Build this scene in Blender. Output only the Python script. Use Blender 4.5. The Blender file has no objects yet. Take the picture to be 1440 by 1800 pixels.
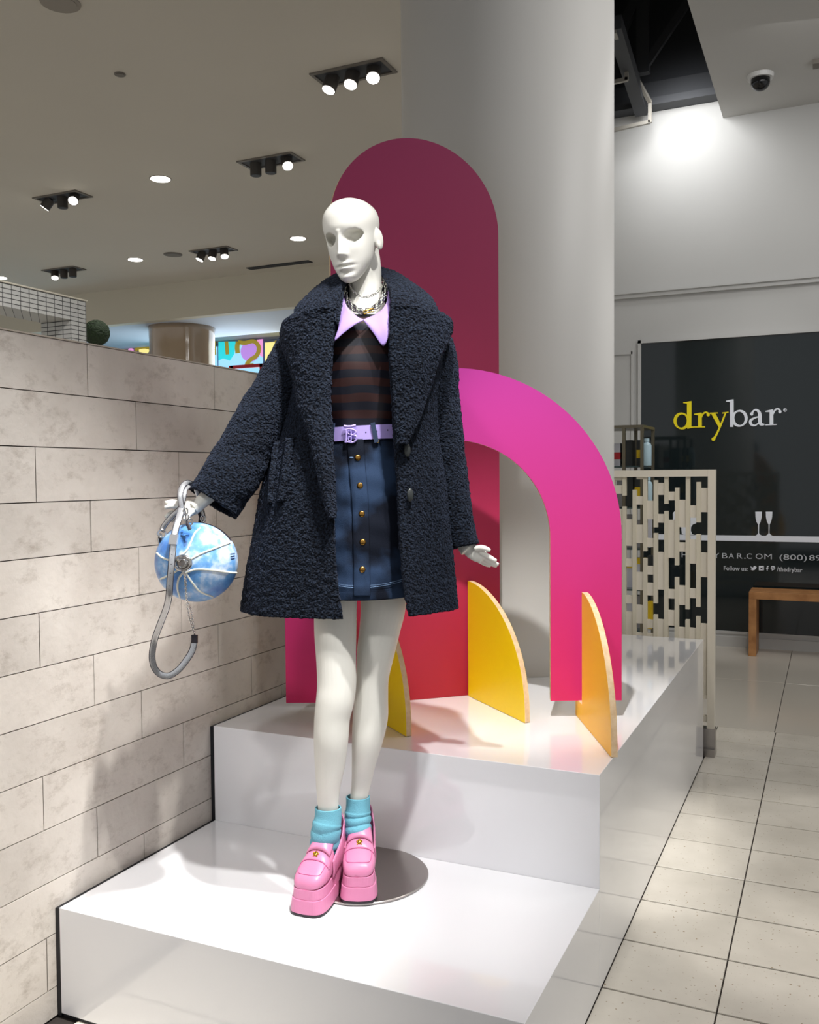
import bpy, bmesh, math, random
import numpy as np
from mathutils import Vector, Matrix, noise
from math import sin, cos, pi, atan, sqrt, radians

# ------------------------------------------------------------------ camera
FPX, CX, CY, H = 1618.0, 720.0, 900.0, 1.43
YAW, PITCH, ROLL = atan(740/1618.0), -.0377, .0081
FW = np.array([-sin(YAW)*cos(PITCH), cos(YAW)*cos(PITCH), sin(PITCH)])
_r = np.array([cos(YAW), sin(YAW), 0.0]); _u = np.cross(_r, FW)
RT = _r*cos(ROLL) - _u*sin(ROLL); UP = _r*sin(ROLL) + _u*cos(ROLL)
CAM = np.array([0, 0, H])
sc = bpy.context.scene
COL = sc.collection
cd = bpy.data.cameras.new('camera'); cam = bpy.data.objects.new('camera', cd); COL.objects.link(cam)
cd.sensor_fit = 'VERTICAL'; cd.sensor_height = 36.0; cd.lens = 36.0*FPX/1800.0
cd.clip_start = .05; cd.clip_end = 200
m = Matrix(((RT[0], UP[0], -FW[0], 0), (RT[1], UP[1], -FW[1], 0), (RT[2], UP[2], -FW[2], H), (0, 0, 0, 1)))
cam.matrix_world = m
sc.camera = cam
# ------------------------------------------------------------------ world, exposure, lights
sc.view_settings.view_transform = 'Standard'; sc.view_settings.look = 'None'
sc.view_settings.exposure = 0.0; sc.view_settings.gamma = 1.0
sc.view_settings.use_curve_mapping = False
w = bpy.data.worlds.new('store_ambient'); sc.world = w; w.use_nodes = True
w.node_tree.nodes['Background'].inputs[0].default_value = (.97, .98, 1.0, 1)
w.node_tree.nodes['Background'].inputs[1].default_value = .5

def lamp(name, kind, loc, target, power, color=(1, 1, 1), size=.1, angle=40, blend=.5):
    ld = bpy.data.lights.new(name, kind); o = bpy.data.objects.new(name, ld); COL.objects.link(o)
    o.location = loc; ld.energy = power; ld.color = color
    d = Vector(target) - Vector(loc)
    o.rotation_euler = d.to_track_quat('-Z', 'Y').to_euler()
    if kind == 'SPOT':
        ld.spot_size = radians(angle); ld.spot_blend = blend; ld.shadow_soft_size = size
    elif kind == 'AREA':
        ld.size = size
    return o
lamp('key_spotlight', 'SPOT', (.15, 1.3, 4.30), (-1.46, 2.18, .40), 560, (1, .985, .965), .06, 30, .95)
lamp('fill_spotlight', 'SPOT', (-.30, 1.70, 4.30), (-1.90, 1.75, -.1), 760, (1, .985, .965), .05, 27, .9)
lamp('front_spotlight', 'SPOT', (-1.0, -1.3, 4.30), (-1.55, 2.7, .75), 240, (1, .985, .965), .15, 34, .9)
lamp('panel_spotlight', 'SPOT', (-.50, 1.25, 4.30), (-.94, 3.2, .66), 720, (1, .985, .965), .045, 20, .8)
lamp('added_screen_light', 'SPOT', (.5, 2.4, 4.30), (-.85, 4.87, 1.1), 170, (1, .985, .965), .06, 24, .9)  # unseen lamp, added to brighten the front of the lattice screen
lamp('column_spotlight', 'SPOT', (1.5, 3.9, 4.3), (-.95, 3.9, 2.8), 110, (1, 1, 1), .15, 56, .9)
lamp('wall_washer_spotlight', 'SPOT', (-1.15, 7.40, 4.43), (-1.10, 8.05, 4.05), 46, (1, 1, 1), .22, 130, 1)
lamp('floor_spotlight', 'SPOT', (1.0, 2.9, 4.3), (.15, 3.5, 0), 190, (1, .98, .95), .05, 26, .4)
lamp('entrance_spotlight', 'SPOT', (.9, 1.6, 4.3), (.0, 2.35, 0), 170, (1, .98, .95), .05, 26, .4)
lamp('aisle_light', 'AREA', (1.0, 4.0, 4.3), (.4, 4.0, 0), 28, (1, .98, .95), 1.0)
lamp('added_portal_light', 'SPOT', (-3.8, 4.6, 4.3), (-6.0, 5.9, 2.6), 110, (1, .98, .95), .06, 50, .8)  # unseen lamp, added because the tiled portal came out too dark
lamp('added_sign_light', 'SPOT', (-.2, 5.6, 4.3), (-.7, 8.05, 1.3), 110, (1, .985, .965), .08, 44, 1)  # unseen lamp, added to lift the lettering and shop front
lamp('shop_front_light', 'AREA', (.2, 6.4, 4.3), (.0, 7.4, 0), 34, (1, .98, .96), 1.2)
for _x, _y in ((-5.96, 7.26), (-5.94, 9.77), (-8.44, 9.74), (-4.6, 4.5), (-4.2, 2.2), (-9.5, 6.5), (-7.2, 3.5)):
    lamp('store_downlight', 'SPOT', (_x, _y, 4.33), (_x, _y, 0), 105, (1, .98, .95), .09, 130, .6)

def ray(px, py): return FW + RT*(px-CX)/FPX + UP*(CY-py)/FPX
def P(px, py, d): return CAM + ray(px, py)*d          # point seen at (px,py), d metres in front of the lens
def onz(px, py, z): q = ray(px, py); return CAM + q*(z-H)/q[2]
def onx(px, py, x): q = ray(px, py); return CAM + q*x/q[0]
def ony(px, py, y): q = ray(px, py); return CAM + q*y/q[1]
UH = np.array([cos(YAW), sin(YAW), 0.0])              # sideways, level
FH = np.array([-sin(YAW), cos(YAW), 0.0])             # away from the viewer, level
ZH = np.array([0, 0, 1.0])
rnd = random.Random(7)

# ------------------------------------------------------------------ materials
def s2l(c):
    return tuple(((v/255.0)/12.92 if v/255.0 <= .04045 else ((v/255.0+.055)/1.055)**2.4) for v in c)
def mat(name, rgb, rough=.5, metal=0.0, spec=.5, coat=0.0, var=0.0, vscale=8, bump=0.0, bscale=60, rgb2=None, emis=0, sheen=0, objrand=0.0, coatr=.05, detail=4, contrast=None):
    m = bpy.data.materials.new(name); m.use_nodes = True; nt = m.node_tree; N = nt.nodes; L = nt.links
    b = N['Principled BSDF']; c = s2l(rgb)
    b.inputs['Base Color'].default_value = (*c, 1); b.inputs['Roughness'].default_value = rough
    b.inputs['Metallic'].default_value = metal; b.inputs['Specular IOR Level'].default_value = spec
    b.inputs['Coat Weight'].default_value = coat; b.inputs['Coat Roughness'].default_value = coatr
    if sheen: b.inputs['Sheen Weight'].default_value = sheen; b.inputs['Sheen Roughness'].default_value = .5
    if emis:
        b.inputs['Emission Color'].default_value = (*c, 1); b.inputs['Emission Strength'].default_value = emis
    tc = N.new('ShaderNodeTexCoord')
    out = None
    if var or rgb2:
        n = N.new('ShaderNodeTexNoise'); n.inputs['Scale'].default_value = vscale; n.inputs['Detail'].default_value = detail
        L.new(tc.outputs['Object'], n.inputs['Vector'])
        r = N.new('ShaderNodeValToRGB')
        lo, hi = contrast or (.3, .7)
        r.color_ramp.elements[0].position = lo; r.color_ramp.elements[1].position = hi
        c2 = s2l(rgb2) if rgb2 else tuple(v*(1-var) for v in c)
        r.color_ramp.elements[0].color = (*c2, 1); r.color_ramp.elements[1].color = (*c, 1)
        L.new(n.outputs['Fac'], r.inputs['Fac']); out = r.outputs['Color']
        L.new(out, b.inputs['Base Color'])
    if objrand:
        oi = N.new('ShaderNodeObjectInfo'); h = N.new('ShaderNodeHueSaturation')
        mr = N.new('ShaderNodeMapRange'); mr.inputs['To Min'].default_value = 1-objrand; mr.inputs['To Max'].default_value = 1+objrand*.4
        L.new(oi.outputs['Random'], mr.inputs['Value']); L.new(mr.outputs[0], h.inputs['Value'])
        if out: L.new(out, h.inputs['Color'])
        else: h.inputs['Color'].default_value = (*c, 1)
        L.new(h.outputs[0], b.inputs['Base Color'])
    if bump:
        n2 = N.new('ShaderNodeTexNoise'); n2.inputs['Scale'].default_value = bscale; n2.inputs['Detail'].default_value = 3
        L.new(tc.outputs['Object'], n2.inputs['Vector'])
        bp = N.new('ShaderNodeBump'); bp.inputs['Strength'].default_value = bump; bp.inputs['Distance'].default_value = .01
        L.new(n2.outputs['Fac'], bp.inputs['Height']); L.new(bp.outputs[0], b.inputs['Normal'])
    return m

M = {}
M['gloss_white'] = mat('white_laminate', (236, 236, 239), .10, spec=.6, coat=.6, coatr=.03)
M['black'] = mat('black_plinth', (14, 16, 24), .5)
M['mann'] = mat('mannequin_paint', (226, 224, 216), .45, spec=.3)
M['steel'] = mat('brushed_steel', (165, 160, 156), .3, metal=1)
M['chrome'] = mat('chrome', (215, 213, 210), .14, metal=1)
M['gold'] = mat('gold', (214, 168, 62), .22, metal=1)
M['brass'] = mat('brass_button', (176, 132, 66), .28, metal=1)
M['pink'] = mat('pink_leather', (212, 130, 168), .38, spec=.5, bump=.05, bscale=300)
M['pink_seam'] = mat('pink_seam', (196, 92, 142), .5)
M['sole'] = mat('black_rubber', (24, 12, 24), .5)
M['sock'] = mat('blue_rib_knit', (112, 178, 198), .9, bump=.3, bscale=500)
M['silver'] = mat('silver_leather', (216, 218, 222), .27, metal=.75)
M['lav'] = mat('lavender_cotton', (156, 130, 196), .7, bump=.04, bscale=400)
M['belt'] = mat('lavender_leather', (176, 158, 226), .4)
M['dark_leather'] = mat('dark_edge_paint', (40, 36, 46), .5)
M['gray_ceiling'] = mat('painted_ceiling', (205, 199, 188), .9, var=.06, vscale=.5)
M['bulk'] = mat('painted_bulkhead', (206, 200, 184), .9)
M['white_wall'] = mat('white_wall_paint', (190, 190, 188), .85, var=.03, vscale=2)
M['column'] = mat('column_paint', (206, 204, 200), .5, spec=.3, var=.02, vscale=3)
M['dark'] = mat('dark_plenum', (58, 60, 64), .9)
M['steelgray'] = mat('painted_steel_dark', (62, 64, 68), .7)
M['framegray'] = mat('grey_frame_steel', (150, 146, 138), .5, metal=.2)
M['lattice'] = mat('cream_powder_coat', (222, 214, 198), .5)
M['lattice2'] = mat('cream_rib', (214, 206, 186), .5)
M['glass_dark'] = mat('dark_window_glass', (26, 34, 36), .06, spec=.55)
M['logo_y'] = mat('yellow_lettering', (244, 224, 14), .5)
M['logo_w'] = mat('white_lettering', (232, 236, 244), .6)
M['logo_g'] = mat('grey_lettering', (190, 194, 200), .6)
M['wood'] = mat('light_oak', (190, 136, 84), .45, rgb2=(160, 108, 62), vscale=14)
M['ply'] = mat('plywood_edge', (222, 196, 160), .7, rgb2=(204, 172, 132), vscale=60)
M['yellow'] = mat('yellow_panel', (252, 218, 2), .4)
M['amber'] = mat('amber_panel', (250, 190, 30), .4)
M['lampglow'] = mat('lit_lamp', (255, 250, 240), .5, emis=9)
M['lampbody'] = mat('lamp_housing', (66, 62, 58), .6)
M['lamptrim'] = mat('lamp_trim', (112, 106, 98), .6)
M['white_plastic'] = mat('white_plastic', (205, 205, 203), .4)
M['black_gloss'] = mat('black_dome', (8, 8, 10), .08)
M['taupe'] = mat('taupe_gloss_column', (168, 146, 120), .12, spec=.7, coat=.6)
M['bluewall'] = mat('far_wall', (150, 158, 172), .7)
M['hedge'] = mat('clipped_box_leaves', (42, 62, 34), .8, rgb2=(20, 32, 18), vscale=60)
M['red'] = mat('red_rail', (196, 26, 44), .4)
M['shelf'] = mat('shelf_metal', (120, 114, 98), .35, metal=.6)
M['shelfglass'] = mat('shelf_glass', (70, 86, 88), .1)
M['box_black'] = mat('black_carton', (44, 48, 48), .5)
M['box_gray'] = mat('grey_carton', (140, 138, 140), .6)
M['box_white'] = mat('white_carton', (206, 206, 216), .5)
M['box_yellow'] = mat('yellow_carton', (226, 190, 20), .5)
M['bottle'] = mat('pale_blue_bottle', (186, 214, 226), .25)
M['grout'] = mat('dark_grout', (44, 38, 34), .9)
M['joint'] = mat('wall_joint', (70, 62, 56), .9)
M['plain_floor'] = mat('shop_floor', (206, 199, 187), .15, spec=.5)

def tile_mat():
    m = mat('porcelain_floor_tile', (226, 219, 206), .16, spec=.45, rgb2=(210, 203, 190), vscale=5, bump=.01, bscale=40, objrand=.05)
    nt = m.node_tree; N = nt.nodes; L = nt.links; b = N['Principled BSDF']
    src = b.inputs['Base Color'].links[0].from_socket
    tc = N.new('ShaderNodeTexCoord'); n = N.new('ShaderNodeTexNoise'); n.inputs['Scale'].default_value = 95; n.inputs['Detail'].default_value = 1
    L.new(tc.outputs['Object'], n.inputs['Vector'])
    r = N.new('ShaderNodeValToRGB'); r.color_ramp.elements[0].position = .70; r.color_ramp.elements[1].position = .76
    r.color_ramp.elements[0].color = (0, 0, 0, 1); r.color_ramp.elements[1].color = (1, 1, 1, 1)
    L.new(n.outputs['Fac'], r.inputs['Fac'])
    mx = N.new('ShaderNodeMixRGB'); L.new(r.outputs[0], mx.inputs['Fac']); L.new(src, mx.inputs[1]); mx.inputs[2].default_value = (*s2l((150, 128, 96)), 1)
    L.new(mx.outputs[0], b.inputs['Base Color'])
    return m
M['tile'] = tile_mat()
def stone_mat():
    m = mat('limestone_block', (214, 207, 198), .75, spec=.25, rgb2=(192, 184, 175), vscale=4, bump=.12, bscale=55, objrand=.09, detail=8)
    nt = m.node_tree; N = nt.nodes; L = nt.links; b = N['Principled BSDF']
    src = b.inputs['Base Color'].links[0].from_socket
    tc = N.new('ShaderNodeTexCoord'); n = N.new('ShaderNodeTexNoise'); n.inputs['Scale'].default_value = 11; n.inputs['Detail'].default_value = 10; n.inputs['Roughness'].default_value = .78
    mp = N.new('ShaderNodeMapping'); mp.inputs['Scale'].default_value = (1, 1, 1.6)
    L.new(tc.outputs['Object'], mp.inputs[0]); L.new(mp.outputs[0], n.inputs['Vector'])
    r = N.new('ShaderNodeValToRGB'); r.color_ramp.elements[0].position = .52; r.color_ramp.elements[1].position = .72
    r.color_ramp.elements[0].color = (0, 0, 0, 1); r.color_ramp.elements[1].color = (.62, .62, .62, 1)
    L.new(n.outputs['Fac'], r.inputs['Fac'])
    mx = N.new('ShaderNodeMixRGB'); L.new(r.outputs[0], mx.inputs['Fac']); L.new(src, mx.inputs[1]); mx.inputs[2].default_value = (*s2l((138, 126, 114)), 1)
    L.new(mx.outputs[0], b.inputs['Base Color'])
    return m
M['stone'] = stone_mat()
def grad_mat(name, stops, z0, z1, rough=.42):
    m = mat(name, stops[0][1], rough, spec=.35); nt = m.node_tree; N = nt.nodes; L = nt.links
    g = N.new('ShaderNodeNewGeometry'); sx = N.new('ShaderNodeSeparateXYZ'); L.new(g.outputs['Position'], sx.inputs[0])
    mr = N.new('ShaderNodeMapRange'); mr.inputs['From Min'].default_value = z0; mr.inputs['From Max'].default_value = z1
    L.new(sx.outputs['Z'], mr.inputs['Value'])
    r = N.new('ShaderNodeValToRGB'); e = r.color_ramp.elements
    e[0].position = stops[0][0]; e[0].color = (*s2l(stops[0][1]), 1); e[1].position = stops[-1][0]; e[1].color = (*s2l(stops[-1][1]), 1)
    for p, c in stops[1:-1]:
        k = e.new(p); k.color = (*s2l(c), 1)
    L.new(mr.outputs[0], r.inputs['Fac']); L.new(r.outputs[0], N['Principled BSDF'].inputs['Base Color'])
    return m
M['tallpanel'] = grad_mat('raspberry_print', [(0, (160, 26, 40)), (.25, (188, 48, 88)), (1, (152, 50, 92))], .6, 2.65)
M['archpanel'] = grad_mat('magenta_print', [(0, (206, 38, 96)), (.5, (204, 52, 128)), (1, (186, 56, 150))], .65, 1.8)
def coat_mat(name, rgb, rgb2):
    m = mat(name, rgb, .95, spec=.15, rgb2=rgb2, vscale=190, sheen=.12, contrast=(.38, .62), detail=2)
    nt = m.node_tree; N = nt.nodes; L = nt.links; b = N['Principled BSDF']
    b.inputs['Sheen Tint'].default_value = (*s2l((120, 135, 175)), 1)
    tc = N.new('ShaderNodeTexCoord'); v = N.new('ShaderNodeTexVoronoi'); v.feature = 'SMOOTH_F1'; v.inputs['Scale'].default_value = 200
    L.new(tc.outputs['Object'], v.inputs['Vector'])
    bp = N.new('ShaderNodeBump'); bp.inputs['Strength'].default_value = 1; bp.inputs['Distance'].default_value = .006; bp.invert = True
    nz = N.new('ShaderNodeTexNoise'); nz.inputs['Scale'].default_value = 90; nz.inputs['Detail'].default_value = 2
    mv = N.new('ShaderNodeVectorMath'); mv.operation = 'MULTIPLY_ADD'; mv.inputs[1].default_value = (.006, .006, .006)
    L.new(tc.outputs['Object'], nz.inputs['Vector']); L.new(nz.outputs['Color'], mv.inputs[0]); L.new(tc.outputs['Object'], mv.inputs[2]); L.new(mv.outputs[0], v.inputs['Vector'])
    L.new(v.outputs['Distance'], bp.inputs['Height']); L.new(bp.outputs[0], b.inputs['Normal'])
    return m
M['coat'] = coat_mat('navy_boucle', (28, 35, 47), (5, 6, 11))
M['lining'] = mat('black_lining', (18, 20, 30), .6)
def denim_mat():
    m = mat('dark_denim', (40, 57, 83), .85, spec=.15, rgb2=(14, 19, 31), vscale=9, contrast=(.42, .60), detail=3)
    nt = m.node_tree; N = nt.nodes; L = nt.links; b = N['Principled BSDF']
    tc = N.new('ShaderNodeTexCoord'); wv = N.new('ShaderNodeTexNoise'); wv.inputs['Scale'].default_value = 500
    L.new(tc.outputs['Object'], wv.inputs['Vector'])
    bp = N.new('ShaderNodeBump'); bp.inputs['Strength'].default_value = .35; bp.inputs['Distance'].default_value = .002
    L.new(wv.outputs['Fac'], bp.inputs['Height']); L.new(bp.outputs[0], b.inputs['Normal'])
    return m
M['denim'] = denim_mat()
M['denim_flat'] = mat('denim_band', (38, 56, 84), .85, var=.3, vscale=20)
M['thread'] = mat('pale_blue_thread', (104, 130, 164), .8)
def stripe_mat():
    m = mat('striped_satin', (20, 16, 20), .42, spec=.3); nt = m.node_tree; N = nt.nodes; L = nt.links; b = N['Principled BSDF']
    g = N.new('ShaderNodeNewGeometry'); sx = N.new('ShaderNodeSeparateXYZ'); L.new(g.outputs['Position'], sx.inputs[0])
    n = N.new('ShaderNodeTexNoise'); n.inputs['Scale'].default_value = 6; L.new(g.outputs['Position'], n.inputs['Vector'])
    ad = N.new('ShaderNodeMath'); ad.operation = 'MULTIPLY_ADD'; ad.inputs[1].default_value = .022; L.new(n.outputs['Fac'], ad.inputs[0]); L.new(sx.outputs['Z'], ad.inputs[2])
    dv = N.new('ShaderNodeMath'); dv.operation = 'MULTIPLY'; dv.inputs[1].default_value = 1/.041; L.new(ad.outputs[0], dv.inputs[0])
    fr = N.new('ShaderNodeMath'); fr.operation = 'FRACT'; L.new(dv.outputs[0], fr.inputs[0])
    r = N.new('ShaderNodeValToRGB'); r.color_ramp.interpolation = 'CONSTANT'; e = r.color_ramp.elements
    e[0].position = 0; e[0].color = (*s2l((50, 30, 29)), 1); e[1].position = .5; e[1].color = (*s2l((22, 24, 34)), 1)
    L.new(fr.outputs[0], r.inputs['Fac']); L.new(r.outputs[0], b.inputs['Base Color'])
    return m
M['stripe'] = stripe_mat()
def ball_mat():
    m = mat('sky_print_leather', (60, 120, 190), .3, spec=.5, coat=.3); nt = m.node_tree; N = nt.nodes; L = nt.links; b = N['Principled BSDF']
    tc = N.new('ShaderNodeTexCoord'); n = N.new('ShaderNodeTexNoise'); n.inputs['Scale'].default_value = 13; n.inputs['Detail'].default_value = 5; n.inputs['Roughness'].default_value = .6
    L.new(tc.outputs['Object'], n.inputs['Vector'])
    r = N.new('ShaderNodeValToRGB'); e = r.color_ramp.elements
    e[0].position = .34; e[0].color = (*s2l((62, 116, 190)), 1); e[1].position = .66; e[1].color = (*s2l((236, 244, 252)), 1)
    k = e.new(.5); k.color = (*s2l((112, 166, 222)), 1)
    L.new(n.outputs['Fac'], r.inputs['Fac']); L.new(r.outputs[0], b.inputs['Base Color'])
    return m
M['ball'] = ball_mat()
M['ballseam'] = mat('cream_piping', (226, 226, 214), .5)
M['print_blue'] = mat('small_blue_print', (60, 80, 130), .5)
def brick_tile_mat():
    m = mat('small_white_wall_tile', (190, 190, 186), .4); nt = m.node_tree; N = nt.nodes; L = nt.links; b = N['Principled BSDF']
    tc = N.new('ShaderNodeTexCoord'); sp = N.new('ShaderNodeSeparateXYZ'); L.new(tc.outputs['Object'], sp.inputs[0])
    ad = N.new('ShaderNodeMath'); ad.operation = 'ADD'; L.new(sp.outputs['X'], ad.inputs[0]); L.new(sp.outputs['Y'], ad.inputs[1])
    cb = N.new('ShaderNodeCombineXYZ'); L.new(ad.outputs[0], cb.inputs['X']); L.new(sp.outputs['Z'], cb.inputs['Y'])
    br = N.new('ShaderNodeTexBrick'); br.offset = 0; br.inputs['Scale'].default_value = 1
    br.inputs['Brick Width'].default_value = .09; br.inputs['Row Height'].default_value = .0375; br.inputs['Mortar Size'].default_value = .0035
    br.inputs['Color1'].default_value = (*s2l((196, 196, 192)), 1); br.inputs['Color2'].default_value = (*s2l((188, 188, 186)), 1)
    br.inputs['Mortar'].default_value = (*s2l((56, 56, 56)), 1)
    L.new(cb.outputs[0], br.inputs['Vector']); L.new(br.outputs['Color'], b.inputs['Base Color'])
    return m
M['smalltile'] = brick_tile_mat()
def em(name, rgb, s): return mat(name, rgb, .5, emis=s)
M['w_sky'] = em('backlit_sky_blue', (150, 206, 236), .85)
M['w_cyan'] = em('backlit_cyan', (40, 205, 215), .75)
M['w_purple'] = em('backlit_purple', (176, 130, 214), .75)
M['w_pink'] = em('backlit_pink', (230, 150, 210), .75)
M['w_yellow'] = em('backlit_yellow', (240, 225, 140), .85)
M['w_mustard'] = em('mustard_film', (150, 132, 40), .6)
M['w_frame'] = mat('window_frame_blue_grey', (90, 104, 140), .5)

# ------------------------------------------------------------------ mesh helpers
def link(name, verts, faces, material, parent=None, smooth=False):
    me = bpy.data.meshes.new(name); me.from_pydata([tuple(v) for v in verts], [], faces); me.update()
    bm = bmesh.new(); bm.from_mesh(me); bmesh.ops.recalc_face_normals(bm, faces=bm.faces); bm.to_mesh(me); bm.free()
    if material: me.materials.append(material)
    if smooth:
        me.polygons.foreach_set('use_smooth', [True]*len(me.polygons))
    o = bpy.data.objects.new(name, me); COL.objects.link(o)
    if parent is not None: o.parent = parent
    return o
class MB:
    def __init__(s): s.v = []; s.f = []
    def add(s, v, f):
        n = len(s.v); s.v += [tuple(map(float, q)) for q in v]; s.f += [tuple(i+n for i in k) for k in f]; return s
    def box(s, x0, x1, y0, y1, z0, z1):
        v = [(x, y, z) for z in (z0, z1) for y in (y0, y1) for x in (x0, x1)]
        return s.add(v, [(0, 2, 3, 1), (4, 5, 7, 6), (0, 1, 5, 4), (2, 6, 7, 3), (0, 4, 6, 2), (1, 3, 7, 5)])
    def obox(s, c, ax, ay, az):
        c, ax, ay, az = map(np.array, (c, ax, ay, az))
        v = [c+i*ax+j*ay+k*az for k in (-1, 1) for j in (-1, 1) for i in (-1, 1)]
        return s.add(v, [(0, 2, 3, 1), (4, 5, 7, 6), (0, 1, 5, 4), (2, 6, 7, 3), (0, 4, 6, 2), (1, 3, 7, 5)])
    def bar(s, a, b, r, r2=None, up=ZH):
        a = np.array(a, float); b = np.array(b, float); d = b-a; L = np.linalg.norm(d); d /= L
        u = np.cross(d, up)
        if np.linalg.norm(u) < 1e-4: u = np.cross(d, [1, 0, 0])
        u /= np.linalg.norm(u); w = np.cross(u, d)
        return s.obox((a+b)/2, d*L/2, u*r, w*(r2 or r))
    def cyl(s, a, b, r, n=16, r2=None, cap=True):
        a = np.array(a, float); b = np.array(b, float); d = (b-a)/np.linalg.norm(b-a)
        u = np.cross(d, [0, 0, 1.0])
        if np.linalg.norm(u) < 1e-3: u = np.array([1.0, 0, 0])
        u /= np.linalg.norm(u); w = np.cross(d, u); r2 = r if r2 is None else r2
        v = [a+r*(u*cos(t)+w*sin(t)) for t in np.linspace(0, 2*pi, n, endpoint=False)] + [b+r2*(u*cos(t)+w*sin(t)) for t in np.linspace(0, 2*pi, n, endpoint=False)]
        f = [(i, (i+1) % n, n+(i+1) % n, n+i) for i in range(n)]
        if cap: f += [tuple(range(n))[::-1], tuple(range(n, 2*n))]
        return s.add(v, f)
    def rings(s, R, closed=True, cap=(True, True), wrap=False):
        n = len(R[0]); base = []; v = []
        for r in R: v += list(r)
        f = []
        k = n if closed else n-1
        rows = len(R) if wrap else len(R)-1
        for i in range(rows):
            i2 = (i+1) % len(R)
            for j in range(k):
                j2 = (j+1) % n; f.append((i*n+j, i*n+j2, i2*n+j2, i2*n+j))
        if closed and not wrap:
            if cap[0]: f.append(tuple(range(n))[::-1])
            if cap[1]: f.append(tuple(range((len(R)-1)*n, len(R)*n)))
        return s.add(v, f)
    def ell(s, c, ax, ay, az, nu=20, nv=12):
        c, ax, ay, az = map(np.array, (c, ax, ay, az)); R = []
        for i in range(nv+1):
            ph = pi*(i+.02)/(nv+.04); R.append([c + az*cos(ph) + sin(ph)*(ax*cos(t)+ay*sin(t)) for t in np.linspace(0, 2*pi, nu, endpoint=False)])
        return s.rings(R)
    def build(s, name, material, parent=None, smooth=False): return link(name, s.v, s.f, material, parent, smooth)
def cr(P_, n):
    """Catmull-Rom through rows of numbers, n samples per segment"""
    P_ = np.array(P_, float); out = []
    Q = np.vstack([2*P_[0]-P_[1], P_, 2*P_[-1]-P_[-2]])
    for i in range(1, len(Q)-2):
        for t in np.linspace(0, 1, n, endpoint=False):
            a, b, c, d = Q[i-1], Q[i], Q[i+1], Q[i+2]
            out.append(.5*((2*b)+(-a+c)*t+(2*a-5*b+4*c-d)*t*t+(-a+3*b-3*c+d)*t**3))
    out.append(Q[-2]); return np.array(out)
def interp(tab, x):
    tab = np.array(tab, float); return np.array([np.interp(x, tab[:, 0], tab[:, k]) for k in range(1, tab.shape[1])])
def smooth_rows(tab, n): return cr(tab, n)
def tube_rings(pts, rad, nseg=16, view=None, closed=False):
    """pts: world points, rad: (side, depth) radii each; view fixes the frame"""
    pts = np.array(pts, float); R = []; n = len(pts)
    view = FH if view is None else np.array(view, float)
    for i in range(n):
        if closed: t = pts[(i+1) % n]-pts[i-1]
        else: t = pts[min(i+1, n-1)]-pts[max(i-1, 0)]
        t /= (np.linalg.norm(t)+1e-12)
        sd = np.cross(t, view); sd /= (np.linalg.norm(sd)+1e-9); dp = np.cross(sd, t)
        a, b = rad[i] if hasattr(rad[i], '__len__') else (rad[i], rad[i])
        R.append([pts[i]+sd*a*cos(q)+dp*b*sin(q) for q in np.linspace(0, 2*pi, nseg, endpoint=False)])
    return R
def tube(mb, pts, r, nseg=8, view=None, closed=False):
    rad = r if hasattr(r, '__len__') else [r]*len(pts)
    return mb.rings(tube_rings(pts, rad, nseg, view, closed), wrap=closed)
def tag(o, label=None, cat=None, group=None, kind=None):
    if label: o['label'] = label
    if cat: o['category'] = cat
    if group: o['group'] = group
    if kind: o['kind'] = kind
    return o
def empty(name, loc, label=None, cat=None, group=None, kind=None):
    o = bpy.data.objects.new(name, None); COL.objects.link(o); o.location = tuple(loc); o.empty_display_size = .05
    return tag(o, label, cat, group, kind)
def rel(parent, obs):
    """children are modelled in world space: cancel the parent's offset"""
    for o in obs: o.matrix_parent_inverse = Matrix.Translation(-Vector(parent.location))
def root(name, loc, label, cat, group=None): return empty(name, loc, label, cat, group)
def fixparents():
    for o in bpy.data.objects:
        if o.parent is not None and o.get('_w') is None and o.parent.type == 'EMPTY' and not o.get('local'):
            o.matrix_parent_inverse = Matrix.Translation(-Vector(o.parent.location))
def prism(mb, poly, n, thick):
    """planar polygon of world points extruded by n*thick"""
    poly = [np.array(p, float) for p in poly]; n = np.array(n, float)*thick; k = len(poly)
    return mb.add(poly+[p+n for p in poly], [tuple(range(k)), tuple(range(2*k-1, k-1, -1))]+[(i, (i+1) % k, k+(i+1) % k, k+i) for i in range(k)])
#__PART2__
# ================================================================== THE SETTING
XW = -1.869; ZS, ZU = .296, .612
Y0, Y1, Y2 = 1.794, 2.476, 4.743; XR = -.567
floor = tag(MB().box(-16, 4, -3, 15, -.06, -.006).build('floor', M['grout']), kind='structure')
tag(MB().box(-16, -2.1, -3, 13.3, -.006, -.001).box(1.6, 4, -3, 8.0, -.006, -.001).build('floor_interior', M['plain_floor']), kind='structure')
tile_me = {}
def tile(x0, x1, y0, y1, z0, z1, g, name, material, parent, cache, axis='z'):
    mb = MB(); b = .0012
    gy = g*1.9; mb.box(x0+g, x1-g, y0+gy, y1-gy, z0, z1-b)
    n = len(mb.v)
    mb.f = [f for f in mb.f if f != (4, 5, 7, 6)]
    mb.v += [(x0+g+b, y0+gy+b, z1), (x1-g-b, y0+gy+b, z1), (x0+g+b, y1-gy-b, z1), (x1-g-b, y1-gy-b, z1)]
    mb.f += [(8, 9, 11, 10), (4, 5, 9, 8), (5, 7, 11, 9), (7, 6, 10, 11), (6, 4, 8, 10)]
    return mb.build(name, material, parent)
xs = [-.571+.3075*k for k in range(-5, 6)]; ys = [2.515+.2925*k for k in range(-5, 11)]
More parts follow.
